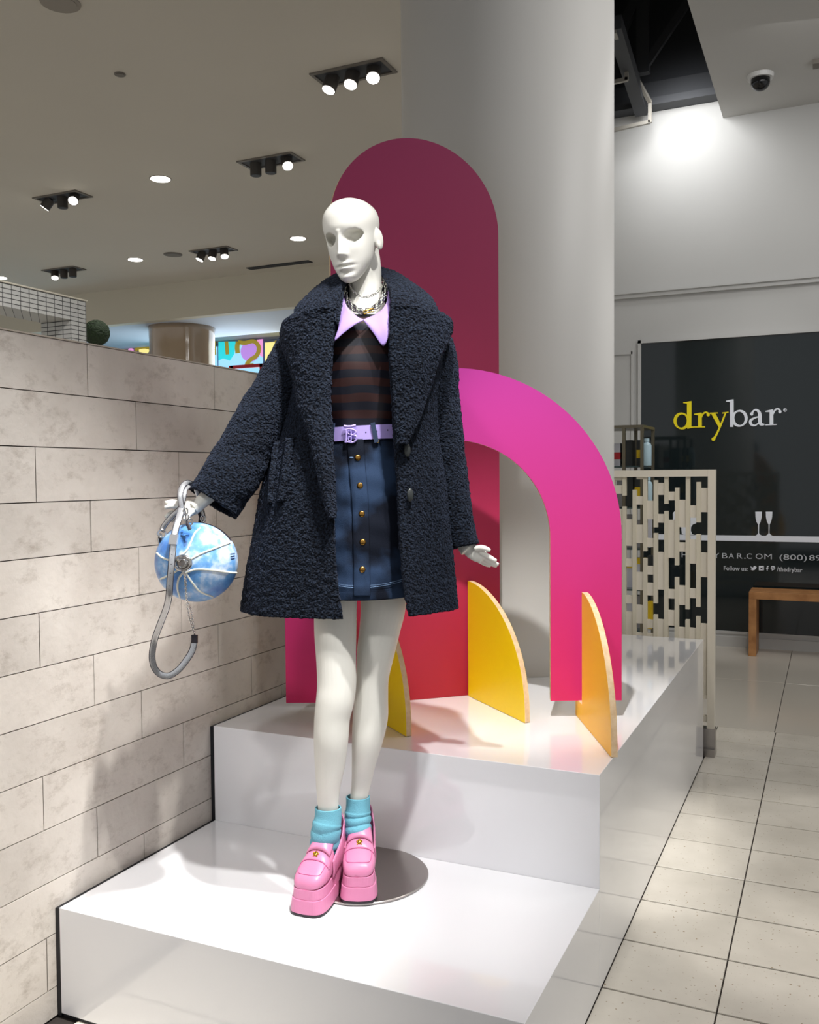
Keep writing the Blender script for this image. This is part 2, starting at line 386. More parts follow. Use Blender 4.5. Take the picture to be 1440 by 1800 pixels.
for i in range(len(xs)-1):
    for j in range(len(ys)-1):
        if xs[i+1] < XR+.02 and ys[j] > Y0-.02 and ys[j] < Y2-.1: continue
        if xs[i] < XW-.05: continue
        tile(xs[i], xs[i+1], ys[j], ys[j+1], -.006, 0, .0021, 'floor_tile', M['tile'], floor, None)
yb = ys[-1]
for (a, b_) in ((-3.0, -1.19), (-1.19, -.27), (-.27, .65), (.65, 1.57)):
    for (c, d) in ((yb, 6.75), (6.75, 8.06)):
        tile(a, b_, c, d, -.006, 0, .002, 'floor_tile', M['plain_floor'], floor, None)

wall = tag(MB().box(XW-.2, XW-.007, .4, 4.75, 0, 1.800).build('wall_left', M['joint']), kind='structure')
zrows = [1.804-.1437*k for k in range(13)]+[0.0]
for r in range(13):
    z1, z0 = zrows[r], max(zrows[r+1], 0)
    off = [1.956, 2.148, 1.765][r % 3]
    ye = [.4]+[off+.576*k for k in range(-3, 6) if .45 < off+.576*k < 4.7]+[4.75]
    for a, b_ in zip(ye[:-1], ye[1:]):
        g = .0014; dx = rnd.uniform(0, .0012)
        mb = MB().box(XW-.008, XW-dx, a+g, b_-g, z0+g, z1-g)
        mb.build('stone_block', M['stone'], wall)
tag(MB().box(XW-.2, XW+.001, .4, 4.75, 1.804, 1.808).build('trim_1', mat('wall_cap', (176, 166, 152), .6)), kind='structure')

# back wall with the shop window
wb = MB().box(-2.6, -1.486, 8.06, 8.25, 0, 4.5).box(-1.486, 3, 8.06, 8.25, 2.559, 4.5).box(-1.486, 3, 8.06, 8.25, 0, .12)
tag(wb.build('wall_back', M['white_wall']), kind='structure')
bb = MB().box(-2.6, 3, 8.025, 8.06, 0, .085).box(-2.6, 3, 8.04, 8.06, .085, .118)
tag(bb.build('baseboard_back', M['white_wall']), kind='structure')
tr = MB().box(-2.6, 3, 8.03, 8.06, 2.95, 2.985).box(-2.6, 3, 8.015, 8.06, 2.985, 3.0)
tag(tr.build('trim_2', M['white_wall']), kind='structure')
q0 = ony(1083, 622, 8.05); q1 = ony(1112, 620, 8.05)
tag(MB().box(q0[0]-.6, q1[0], 8.045, 8.06, q1[2]-.012, q1[2]+.012).box(q1[0]-.012, q1[0]+.012, 8.045, 8.06, .5, q1[2]+.012).build('trim_3', M['white_wall']), kind='structure')
win = tag(MB().box(-1.486, 3, 8.05, 8.1, .12, 2.559).build('window_1', M['glass_dark']), kind='structure')
fr = MB().box(-1.51, 3, 8.035, 8.06, 2.559, 2.585).box(-1.51, -1.484, 8.035, 8.06, .12, 2.585).box(-1.51, 3, 8.035, 8.06, .105, .128)
fr.build('window_frame', M['white_wall'], win)

# ceilings
ZC = 4.356
tag(MB().box(-16, -1.75, -3, 11.15, ZC, ZC+.1).build('ceiling', M['gray_ceiling']), kind='structure')
tag(MB().box(-.826, 4, -3, 8.06, ZC, ZC+.16).build('ceiling_right', mat('painted_soffit', (188, 187, 184), .85)), kind='structure')
tag(MB().box(-1.78, -.8, -3, 8.3, 6.3, 6.35).box(-1.80, -1.75, -3, 8.3, ZC+.1, 6.3).box(-.826, -.80, -3, 8.3, ZC+.16, 6.3).box(-1.78, -.8, 8.06, 8.2, 4.5, 6.3).build('ceiling_shaft', M['dark']), kind='structure')
tag(MB().box(-16, -3.0, 11.15, 11.3, 3.83, ZC+.1).build('wall_bulkhead', M['bulk']), kind='structure')
tag(MB().box(-16, -3.0, 11.3, 13.6, 3.83, 3.9).build('ceiling_low', mat('low_ceiling_paint', (190, 196, 208), .8)), kind='structure')

# dark roof steel seen up the shaft
def truss():
    t = root('roof_truss', (-1.4, 8.0, 4.5), 'black steel roof truss with diagonal struts up in the open shaft beside the column', 'truss')
    a = ony(1128, 194, 7.95); b = ony(1080, 40, 6.6)
    MB().bar(a, b, .05, .05).build('chord', M['steelgray'], t)
    MB().box(-1.75, -.83, 7.9, 8.05, 4.5, 4.56).box(-1.75, -.83, 7.98, 8.05, 4.56, 4.72).build('flange', M['steelgray'], t)
    for p, q, r_ in (((1128, 126), (1212, 0), .03), ((1131, -10), (1131, 130), .05), ((1090, 62), (1122, -10), .04)):
        MB().bar(ony(*p, 7.7), ony(*q, 7.7), r_*.7, r_).build('strut', M['steelgray'], t)
truss()
def bracket():
    t = root('sign_bracket', (-1.5, 7.9, 4.4), 'grey square tube frame fixed under the black truss beside the column', 'bracket')
    pts = [((1060, 233), (1143, 214)), ((1143, 216), (1143, 178)), ((1143, 180), (1108, 108)), ((1108, 112), (1080, 52))]
    MB().bar(ony(*pts[0][0], 7.8), ony(*pts[0][1], 7.8), .014).build('bottom_bar', M['framegray'], t)
    MB().bar(ony(*pts[1][0], 7.8), ony(*pts[1][1], 7.8), .014).build('upright', M['framegray'], t)
    MB().bar(ony(*pts[2][0], 7.8), ony(1105, 112, 7.3), .014).bar(ony(1105, 112, 7.3), ony(1080, 55, 6.6), .014).build('rail', M['framegray'], t)
    MB().bar(ony(1060, 149, 7.2), ony(1104, 139, 7.2), .014).build('bottom_bar', M['framegray'], t)
    MB().bar(ony(1102, 141, 7.2), ony(1102, 94, 7.2), .014).build('upright', M['framegray'], t)
bracket()

# round pillar
def pillar():
    n = 96; R = []
    for z in (ZU, ZU+.002, 6.28):
        R.append([(-1.331+.47*cos(a), 3.989+.47*sin(a), z) for a in np.linspace(0, 2*pi, n, endpoint=False)])
    o = MB().rings(R).build('pillar', M['column'], None, True)
    tag(o, 'tall round white pillar rising behind the raspberry arch panel', 'column')
pillar()

# plinths
def bevel(o, wd=.0015):
    b = o.modifiers.new('bevel', 'BEVEL'); b.width = wd; b.segments = 2; b.limit_method = 'ANGLE'
def plinth(name, label, y0, y1, z1):
    t = root(name, ((XW+XR)/2, (y0+y1)/2, 0), label, 'plinth', None)
    o = MB().box(XW+.016, XR, y0, y1, .010, z1).build('body', M['gloss_white'], t); bevel(o)
    MB().box(XW+.001, XW+.015, y0+.002, y1, 0, z1-.004).build('shadow_gap_strip', M['black'], t)['label'] = 'black strip standing in for the shadow gap at the stone wall'  # black strip paints the shade in the gap between plinth and wall
    MB().box(XW+.02, XR-.004, y0+.004, y1-.002, 0, .010).build('base_strip', M['black'], t)
plinth('display_plinth', 'low glossy white plinth the mannequin stands on', Y0, Y1-.001, ZS)
plinth('display_plinth', 'tall glossy white plinth carrying the coloured arches', Y1, Y2, ZU)

# ------------------------------------------------------------------ ceiling fittings
def triple(px, py, lit, label, tilt):
    c = onz(px, py, ZC); t = root('recessed_spotlight', (c[0], c[1], ZC), label, 'ceiling light', 'recessed triple spotlights')
    Lx, Ly = .27, .10
    f = MB()
    for (a, b_, c0, d) in ((-Lx-.025, Lx+.025, -Ly-.025, -Ly), (-Lx-.025, Lx+.025, Ly, Ly+.025), (-Lx-.025, -Lx, -Ly, Ly), (Lx, Lx+.025, -Ly, Ly)):
        f.box(c[0]+a, c[0]+b_, c[1]+c0, c[1]+d, ZC-.012, ZC-.0005)
    f.build('frame', M['lamptrim'], t)
    MB().box(c[0]-Lx, c[0]+Lx, c[1]-Ly, c[1]+Ly, ZC-.004, ZC-.001).build('housing', M['steelgray'], t)
    for k in range(3):
        a = np.array([c[0]+(k-1)*.165, c[1], ZC-.004]); dv = np.array(tilt[k], float); dv /= np.linalg.norm(dv)
        e = a+dv*.11
        h = MB().cyl(a, e, .052, 20).build('lamp_head', M['lampbody'], t, False)
        MB().cyl(e+dv*.001, e+dv*.004, .046, 20).build('lens', M['lampglow'] if lit[k] else M['steelgray'], h)
dn = (0, 0, -1)
triple(621, 127, (1, 1, 1), 'largest triple spotlight in the ceiling, nearest the pillar, all three lamps lit', ((-.2, -.35, -1), (0, -.45, -1), (.25, -.6, -1)))
triple(476, 282, (0, 0, 1), 'triple ceiling spotlight above and left of the mannequin head with only its right lamp lit', (dn, dn, (.5, -.5, -1)))
triple(110, 346, (1, 0, 1), 'triple ceiling spotlight at far left with its two outer lamps lit', ((-.7, -.3, -1), dn, (.5, -.8, -1)))
triple(375, 440, (1, 1, 1), 'small distant triple spotlight right of the round ceiling speaker', ((-.3, -.3, -1), (0, -.3, -1), (.3, -.3, -1)))
triple(112, 474, (1, 0, 0), 'distant triple spotlight low at left with one dim lamp lit', ((.3, -.3, -1), dn, dn))
def downlight(px, py, label):
    c = onz(px, py, ZC); t = root('downlight', (c[0], c[1], ZC), label, 'ceiling light', 'round downlights')
    MB().cyl((c[0], c[1], ZC-.004), (c[0], c[1], ZC-.0005), .105, 28).build('trim_ring', M['lamptrim'], t)
    MB().cyl((c[0], c[1], ZC-.008), (c[0], c[1], ZC-.0045), .093, 28).build('diffuser', M['lampglow'], t)
downlight(282, 314, 'largest round lit downlight, left of the raspberry arch')
downlight(524, 419, 'round lit downlight just left of the mannequin head')
downlight(238, 456, 'round lit downlight left of the round ceiling speaker')
downlight(0, 488, 'round lit downlight cut by the left edge over the tiled lintel')
def disc(px, py, r, label, name, cat, m_):
    c = onz(px, py, ZC); tag(MB().cyl((c[0], c[1], ZC-.008), (c[0], c[1], ZC-.0005), r, 24).cyl((c[0], c[1], ZC-.012), (c[0], c[1], ZC-.008), r*.8, 24).build(name, m_), label, cat)
disc(304, 447, .12, 'flat grey round speaker in the ceiling among the distant lights', 'ceiling_speaker', 'speaker', M['lamptrim'])
disc(106, 4, .12, 'pale round speaker in the ceiling at the top left edge', 'ceiling_speaker', 'speaker', mat('speaker_cover', (150, 143, 134), .8))
disc(211, 130, .04, 'small round sprinkler cover on the bare ceiling at upper left', 'sprinkler_cover', 'sprinkler', M['lamptrim'])
a = onz(437, 472, ZC); b = onz(549, 460, ZC)
tag(MB().box(a[0], b[0], a[1]-.06, a[1]+.06, ZC-.01, ZC-.0005).build('slot_diffuser', M['dark']), 'long black slot air diffuser in the ceiling before the bulkhead', 'air vent')
def dome():
    c = onz(1337, 132, ZC); t = root('dome_camera', (c[0], c[1], ZC), 'black dome security camera on the grey ceiling at upper right', 'security camera')
    MB().cyl((c[0], c[1], ZC-.03), (c[0], c[1], ZC-.0005), .088, 32, .095).build('mount', M['white_plastic'], t, False)
    R = []
    for i in range(9):
        p = pi/2*i/8.2; R.append([(c[0]+.068*cos(p)*cos(q), c[1]+.068*cos(p)*sin(q), ZC-.030-.068*sin(p)-.018*(i > 0)) for q in np.linspace(0, 2*pi, 28, endpoint=False)])
    MB().rings(R).build('dome', M['black_gloss'], t, True)
dome()
c = onz(1440, 108, ZC)
tag(MB().box(c[0]-.04, c[0]+.08, c[1]-.05, c[1]+.05, ZC-.03, ZC-.0005).build('ceiling_sensor', M['lamptrim']), 'small grey sensor box on the ceiling at the right edge', 'sensor')

# ------------------------------------------------------------------ store interior beyond the stone wall
fw = tag(MB().box(-16, -3.0, 13.35, 13.5, 0, 3.83).build('wall_far', M['bluewall']), kind='structure')
def far_window():
    wn = tag(MB().box(-12.4, -7.2, 13.33, 13.36, 1.0, 3.79).build('window_2', M['w_frame']), kind='structure')
    Y = 13.32
    def rect(x0, x1, z0, z1, m_, nm, y=Y):
        MB().box(x0, x1, y-.006, y, z0, z1).build(nm, m_, wn)
    X = lambda px, py=610: ony(px, py, Y)[0]
    rect(X(373), X(382), 1.05, 3.74, M['w_sky'], 'pane')
    rect(X(384), X(462), 1.05, 3.74, M['w_sky'], 'pane')
    rect(X(466), X(540), 1.05, 3.74, M['w_yellow'], 'pane')
    rect(X(205), X(272), 1.05, 3.70, M['w_sky'], 'pane')
    rect(X(275), X(371), 1.05, 3.74, M['w_cyan'], 'pane')
    def poly(pts, m_, nm, y=Y-.012):
        prism(MB2 := MB(), [ony(px, py, y) for px, py in pts], (0, 1, 0), .004); MB2.build(nm, m_, wn)
    def circ(cx_, cy_, rx, ry, m_, nm, y=Y-.012): poly([(cx_+rx*cos(t), cy_+ry*sin(t)) for t in np.linspace(0, 2*pi, 20, endpoint=False)], m_, nm, y)
    def rib(pts, wd, m_, nm, y=Y-.02):
        pts = cr(pts, 5); L_, R_ = [], []
        for i in range(len(pts)):
            t = pts[min(i+1, len(pts)-1)]-pts[max(i-1, 0)]; t /= np.linalg.norm(t); n = np.array([-t[1], t[0]])*wd
            L_.append(ony(*(pts[i]+n), y)); R_.append(ony(*(pts[i]-n), y))
        mb = MB(); v = L_+R_; k = len(L_); mb.add([p-np.array([0, .004, 0]) for p in v]+v, [(i, i+1, k+i+1, k+i) for i in range(k-1)]+[(2*k+i, 3*k+i, 3*k+i+1, 2*k+i+1) for i in range(k-1)])
        mb.build(nm, m_, wn)
    poly([(384, 601), (414, 600), (412, 622), (404, 634), (392, 630), (384, 634)], M['w_cyan'], 'film')
    circ(440, 618, 17, 18, M['w_purple'], 'film', Y-.009)
    poly([(452, 597), (462, 596), (462, 628), (452, 622)], M['w_pink'], 'film', Y-.011)
    rib([(376, 600), (376, 612), (377, 624)], 3.4, M['w_mustard'], 'drip'); rib([(398, 600), (399, 612), (400, 623)], 3.2, M['w_mustard'], 'drip')
    rib([(419, 601), (417, 610), (418, 621)], 4, M['w_mustard'], 'drip')
    rib([(418, 601), (430, 603), (446, 600), (455, 610), (452, 624), (440, 633), (434, 642), (446, 642)], 3.6, M['w_mustard'], 'swirl')
    circ(253, 616, 9, 7, M['w_yellow'], 'film'); rib([(238, 616), (245, 611), (257, 610), (266, 614), (268, 622)], 3, M['w_mustard'], 'swirl')
    circ(230, 616, 5, 4, M['w_pink'], 'film')
    rib([(486, 598), (489, 606), (488, 616)], 4, M['w_mustard'], 'drip')
far_window()
def glossy_column():
    c = onz(320, 560, 3.83); c = (ony(270, 575, 11.9)+ony(371, 575, 11.9))/2; R = []
    hw = (ony(369, 590, 11.9)[0]-ony(272, 590, 11.9)[0])/2*.93
    for z, k in ((0, .98), (2.5, .98), (3.5, 1.0), (3.76, 1.02), (3.83, 1.04)):
        R.append([(c[0]+hw*k*cos(a), 11.9+hw*k*sin(a), z) for a in np.linspace(0, 2*pi, 64, endpoint=False)])
    tag(MB().rings(R).build('glossy_column', M['taupe'], None, True), 'glossy taupe round column before the bright coloured windows', 'column')
glossy_column()
def portal():
    k = 2.5; X = XW; t = root('tiled_portal', (-6.1, 6.0, 0), 'white grid-tiled portal frame rising behind the stone wall at left', 'portal')
    p = [onx(*q, -6.0) for q in ((0, 495), (151, 530), (125, 562))]
    zt, ye = p[1][2], p[1][1]; zl = p[2][2]; yp = p[2][1]
    MB().box(-6.35, -6.0, 3.4, ye, zl, zt).build('lintel', M['smalltile'], t)
    MB().box(-6.35, -6.0, yp, ye, 0, zl-.001).build('post', M['smalltile'], t)
    MB().box(-6.36, -5.99, 3.39, ye+.01, zt, zt+.012).build('edge_trim', M['bulk'], t)
portal()
def ball():
    c = P(170, 585, 9.2); bm = bmesh.new(); bmesh.ops.create_icosphere(bm, subdivisions=5, radius=.127)
    for v in bm.verts:
        v.co *= 1+.05*noise.noise(v.co*60)+.03*noise.noise(v.co*140)
    me = bpy.data.meshes.new('topiary_ball'); bm.to_mesh(me); bm.free(); me.materials.append(M['hedge'])
    o = bpy.data.objects.new('topiary_ball', me); COL.objects.link(o); o.location = c
    tag(o, 'round dark green topiary ball beside the tiled portal post', 'topiary')
    s = MB().cyl((c[0], c[1], 0), (c[0], c[1], c[2]-.12), .02, 10).cyl((c[0], c[1], 0), (c[0], c[1], .45), .13, 20, .16).build('stem', M['hedge'], None)
    s.parent = o; s.matrix_parent_inverse = Matrix.Translation(-Vector(c))
ball()
a, b = ony(404, 641, 11.7), ony(540, 641, 11.7)
rr_ = root('red_rail', (a[0], 11.7, 0), 'red rail seen over the stone wall below the coloured window', 'rail')
MB().box(a[0], b[0], 11.67, 11.73, a[2]-.07, a[2]-.02).build('rail', M['red'], rr_)
MB().box(a[0], b[0], 11.67, 11.73, a[2]-.5, a[2]-.16).build('panel', M['red'], rr_)
for x in (a[0]+.05, (a[0]+b[0])/2-.1): MB().box(x-.025, x+.025, 11.67, 11.73, 0, a[2]-.02).build('post', M['red'], rr_)
lamp('daylight_window_light', 'AREA', (-9.5, 13.0, 2.6), (-9.5, 8, 2.4), 60, (.75, .87, 1), 2.6)

# ------------------------------------------------------------------ lettering on the shop window
YG = 8.047
def glyph(nm, strokes, m_, sc_=5.143, ox=1160, oy=660, parent=win):
    mb = MB()
    for si, st in enumerate(strokes):
        dd = .006+.0006*si
        if st[0] == 'poly':
            prism(mb, [ony(ox+x/sc_, oy+y/sc_, YG) for x, y in st[1]], (0, 1, 0), -dd); continue
        closed = st[0] == 'ring'; pts = st[1]
        q = np.array(pts, float)
        if closed:
            q2 = np.vstack([q, q[:1]]); s = cr(np.vstack([q[-1:], q2, q[1:2]]), 6)[6:-6]
        else: s = cr(q, 6)
        L_, R_ = [], []; k = len(s)
        for i in range(k):
            t = s[min(i+1, k-1), :2]-s[max(i-1, 0), :2]; t /= np.linalg.norm(t)+1e-9; n = np.array([-t[1], t[0]])*s[i, 2]/2
            L_.append(ony(*( (s[i, :2]+n)/sc_+np.array([ox, oy])), YG)); R_.append(ony(*((s[i, :2]-n)/sc_+np.array([ox, oy])), YG))
        off = np.array([0, -dd, 0]); v = [p+off for p in L_+R_]+L_+R_
        f = [(i, i+1, k+i+1, k+i) for i in range(k-1)]+[(i, 2*k+i, 2*k+i+1, i+1) for i in range(k-1)]+[(k+i, k+i+1, 3*k+i+1, 3*k+i) for i in range(k-1)]
        f += [(0, k, 3*k, 2*k), (k-1, 3*k-1, 4*k-1, 2*k-1)]
        mb.add(v, f)
    return mb.build(nm, m_, parent)
def ringpts(cx_, cy_, rx, ry, w0, w1, ph=0, n=12):
    return [(cx_+rx*cos(t), cy_+ry*sin(t), w1+(w0-w1)*abs(cos(t-ph))) for t in np.linspace(0, 2*pi, n, endpoint=False)]
dot = lambda x, y, r: ('poly', [(x+r*cos(t), y+r*sin(t)) for t in np.linspace(0, 2*pi, 14, endpoint=False)])
glyph('letter_d', [('ring', ringpts(199, 412, 60, 68, 28, 12, .3)), ('line', [(267, 238, 40), (267, 340, 40), (268, 476, 36)]), ('poly', [(213, 243), (287, 232), (287, 246), (250, 256), (213, 250)]), ('poly', [(250, 482), (255, 460), (330, 462), (330, 468)])], M['logo_y'])
glyph('letter_r', [('line', [(364, 340, 34), (364, 466, 34)]), ('poly', [(312, 346), (378, 336), (378, 350), (350, 362), (312, 356)]), ('poly', [(300, 462), (410, 460), (410, 470), (300, 472)]), ('line', [(376, 384, 10), (392, 348, 14), (418, 334, 16), (440, 346, 18)]), dot(439, 356, 15)], M['logo_y'])
glyph('letter_y', [('line', [(482, 342, 34), (514, 400, 34), (546, 466, 26)]), ('line', [(596, 338, 14), (560, 430, 16), (520, 520, 18), (488, 578, 22)]), ('poly', [(452, 338), (525, 334), (525, 344), (452, 348)]), ('poly', [(565, 336), (622, 328), (622, 337), (565, 346)]), dot(485, 576, 17)], M['logo_y'])
glyph('letter_b', [('line', [(652, 225, 34), (652, 340, 34), (650, 466, 30)]), ('poly', [(600, 228), (668, 215), (668, 230), (640, 242), (600, 236)]), ('ring', ringpts(722, 388, 60, 68, 28, 12, -.3)), ('poly', [(636, 466), (650, 440), (672, 440)])], M['logo_w'])
glyph('letter_a', [('line', [(832, 346, 22), (850, 318, 14), (876, 312, 18), (902, 340, 30), (906, 400, 34), (912, 438, 28), (948, 444, 12)]), dot(832, 348, 15), ('line', [(902, 372, 12), (860, 384, 14), (822, 408, 24), (826, 440, 24), (860, 452, 14), (898, 428, 10)])], M['logo_w'])
glyph('letter_r', [('line', [(1010, 312, 34), (1010, 446, 34)]), ('poly', [(956, 320), (1024, 306), (1024, 320), (1000, 332), (956, 330)]), ('poly', [(956, 442), (1058, 438), (1058, 448), (956, 452)]), ('line', [(1022, 356, 10), (1040, 318, 14), (1064, 302, 16), (1088, 314, 18)]), dot(1087, 328, 15)], M['logo_w'])
glyph('registered_mark', [('ring', ringpts(1133, 312, 14, 14, 4, 4)), ('line', [(1128, 304, 4), (1128, 320, 4)]), ('line', [(1128, 306, 3), (1137, 308, 3), (1129, 313, 3)]), ('line', [(1131, 313, 3), (1138, 320, 3)])], M['logo_w'])
# white stripe, glasses and bottle shapes (photo crop 1160..1440 x 880..1020)
def g2(nm, strokes, m_=M['logo_w']): return glyph(nm, strokes, m_, 5.143, 1160, 880)
g2('stripe', [('poly', [(-560, 296), (-200, 300), (500, 312), (1440, 325), (3000, 345), (3000, 402), (1440, 378), (500, 361), (-200, 350), (-560, 345)])])
for dx in (0, 95):
    g2('flute_shape', [('poly', [(864+dx, 100), (924+dx, 100), (921+dx, 150), (912+dx, 190), (899+dx, 216), (897+dx, 290), (903+dx, 304), (925+dx, 318), (862+dx, 318), (884+dx, 304), (889+dx, 290), (889+dx, 216), (874+dx, 190), (866+dx, 150)])])
g2('bottle_shape', [('poly', [(270, 150), (330, 150), (330, 205), (300, 215), (284, 240), (282, 270), (292, 300), (320, 312), (230, 312), (200, 300), (195, 240), (262, 230)])])
g2('bottle_shape', [('poly', [(120, 110), (140, 92), (160, 92), (180, 110), (180, 305), (120, 305)])])
def text(nm, s, px, py, px2, size, m_, parent=win, bold=0):
    cu = bpy.data.curves.new(nm, 'FONT'); cu.body = s; cu.size = size; cu.extrude = .001; cu.offset = bold
    o = bpy.data.objects.new(nm, cu); COL.objects.link(o)
    bpy.context.view_layer.update()
    wd = o.dimensions.x
    me = bpy.data.meshes.new_from_object(o.evaluated_get(bpy.context.evaluated_depsgraph_get()))
    bpy.data.objects.remove(o); bpy.data.curves.remove(cu)
    a = ony(px, py, YG); b = ony(px2, py, YG); k = (b[0]-a[0])/wd
    me.transform(Matrix.Translation((a[0], YG-.003, a[2])) @ Matrix.Rotation(pi/2, 4, 'X') @ Matrix.Diagonal((k, 1, 1, 1)))
    me.materials.append(m_); q = bpy.data.objects.new(nm, me); COL.objects.link(q); q.parent = parent
    return q
# ROMAN letters drawn one by one so their wide spacing matches
for ch, px in zip('THEDRYBAR.COM', (1184, 1197.5, 1211, 1225, 1240, 1255, 1268, 1281, 1294.5, 1307, 1312, 1328, 1342.5)):
    wdt = {'.': 3, 'M': 13, 'O': 12}.get(ch, 9.5)
    py = 979.5+(px-1270)*.022
    text('lettering', ch, px, py+1.5, px+wdt, .062, M['logo_g'])
text('lettering', '(800)', 1369, 983.5, 1417, .062, M['logo_g']); text('lettering', '89', 1422, 985, 1443, .062, M['logo_g'])
text('lettering', 'Follow us:', 1272, 1002, 1314, .050, M['logo_g'], bold=.001)
text('lettering', '/thedrybar', 1366, 1004, 1411, .050, M['logo_g'], bold=.001)
g2('bird_icon', [('poly', [(820, 592), (834, 602), (846, 604), (850, 592), (862, 590), (872, 598), (878, 602), (870, 612), (860, 626), (840, 630), (822, 624), (836, 620), (826, 610)])])
g2('camera_icon', [('ring', ringpts(917, 612, 9, 9, 4, 4)), ('poly', [(896, 590), (942, 590), (942, 602), (896, 602)]), ('poly', [(896, 602), (905, 602), (905, 630), (896, 630)]), ('poly', [(931, 602), (942, 602), (942, 630), (931, 630)]), ('poly', [(905, 624), (931, 624), (931, 630), (905, 630)])])
g2('letter_icon', [('line', [(984, 594, 8), (972, 600, 9), (972, 632, 9)]), ('poly', [(962, 608), (984, 608), (984, 614), (962, 614)])])
g2('letter_icon', [('ring', ringpts(1024, 608, 17, 15, 7, 7)), ('line', [(1024, 600, 6), (1016, 632, 6)]), ('ring', ringpts(1026, 606, 6, 6, 4, 4))])

# ------------------------------------------------------------------ wooden bench
def bench():
    t = root('wooden_bench', (0, 7.8, 0), 'light oak waterfall bench standing before the dark shop window', 'bench')
    x0, x1, ya, yb_ = -.576, .95, 7.665, 7.98
    o = MB().box(x0, x1, ya, yb_, .452, .508).build('seat', M['wood'], t); bevel(o, .002)
    for x in (x0, x1-.056):
        o = MB().box(x, x+.056, ya, yb_, 0, .4515).build('leg', M['wood'], t); bevel(o, .002)
bench()

# ------------------------------------------------------------------ cream lattice screen
def screen():
    Y = 4.87; s = 5.626
    W = lambda x, y: ony(1080+x/s, 810+y/s, Y)
    t = root('lattice_screen', (-1.1, Y, 0), 'cream metal lattice screen with cut-out slots standing behind the white plinth', 'screen')
    xr = W(1002, 600)[0]; xi = W(930, 600)[0]; zt = W(1000, 86)[2]; zi = W(900, 154)[2]
    MB().box(xi, xr, Y-.025, Y+.025, .05, zt).build('post', M['lattice'], t)
    MB().box(-2.2, -2.14, Y-.025, Y+.025, .05, zt).build('post', M['lattice'], t)
    MB().box(-2.14, xi-.0005, Y-.025, Y+.025, zi, zt).build('top_rail', M['lattice'], t)
    MB().box(-2.14, xi-.0005, Y-.015, Y+.015, .17, .20).build('bottom_rail', M['lattice'], t)
    MB().box(-2.14, xi-.0005, Y-.015, Y+.015, .29, .31).build('bottom_rail', M['lattice'], t)
    for x in (xr-.035, -2.17):
        f = MB().box(x-.04, x+.04, Y-.03, Y+.03, .04, .14).box(x-.07, x+.04, Y-.05, Y+.05, .0, .04).build('foot', M['steel'], t)
    # slots, in screen columns of 105.5 units
    cols = {0: (10, 85), 1: (120, 185), 2: (222, 290), 3: (328, 393), 4: (433, 498), 5: (538, 603), 6: (643, 710), 7: (750, 815), 8: (858, 929)}
    for k in range(-1, -9, -1): cols[k] = (cols[k+1][0]-105.5, cols[k+1][1]-105.5)
    holes = {0: [(190, 240), (325, 480), (640, 800), (1000, 1180)], 1: [(155, 583), (850, 980), (1060, 1350), (1430, 1515)], 2: [(180, 350), (435, 637), (820, 1112), (1293, 1440), (1625, 1720)],
             3: [(155, 395), (580, 770), (858, 1047), (1132, 1215), (1340, 1583), (1665, 1720)], 4: [(155, 218), (337, 527), (613, 905), (1278, 1573)],
             5: [(155, 305), (390, 585), (960, 1270), (1362, 1478), (1630, 1800)], 6: [(155, 385), (655, 805), (895, 1230), (1420, 1640)],
             7: [(155, 440), (560, 775), (1010, 1255), (1348, 1640)], 8: [(155, 270), (505, 900), (1138, 1592)]}
    for k in range(-1, -9, -1): holes[k] = holes[(k*5+3) % 8+1]
    bridges = {0: [(345, 455)], 1: [(155, 285)], 2: [(900, 970)], 3: [(155, 190), (660, 718), (1415, 1530)], 4: [(425, 497)], 5: [(155, 265), (1030, 1150)], 6: [(1460, 1563)], 7: [(155, 210), (605, 722), (1430, 1525)]}
    ztop = zi+.01; zbot = .31
    def segs(iv):
        """solid z spans left between the cut intervals"""
        zs_ = sorted([(W(600, b)[2], W(600, a)[2]) for a, b in iv]); out = []; z = zbot
        for lo, hi in zs_:
            if lo > z+.002: out.append((z, lo))
            z = max(z, hi)
        if z < zi: out.append((z, zi))
        return out
    for k in range(-8, 9):
        x0, x1 = W(cols[k][0], 600)[0], W(cols[k][1], 600)[0]
        for lo, hi in segs(holes[k]): MB().box(x0+.0002, x1-.0002, Y-.008, Y+.008, lo, hi).build('web', M['lattice'], t)
        if k < 8:
            xn = W(cols[k+1][0], 600)[0]
            for lo, hi in segs(bridges.get(k, [])): MB().box(x1, xn, Y-.014, Y+.014, lo, hi).build('rib', M['lattice2'], t)
screen()

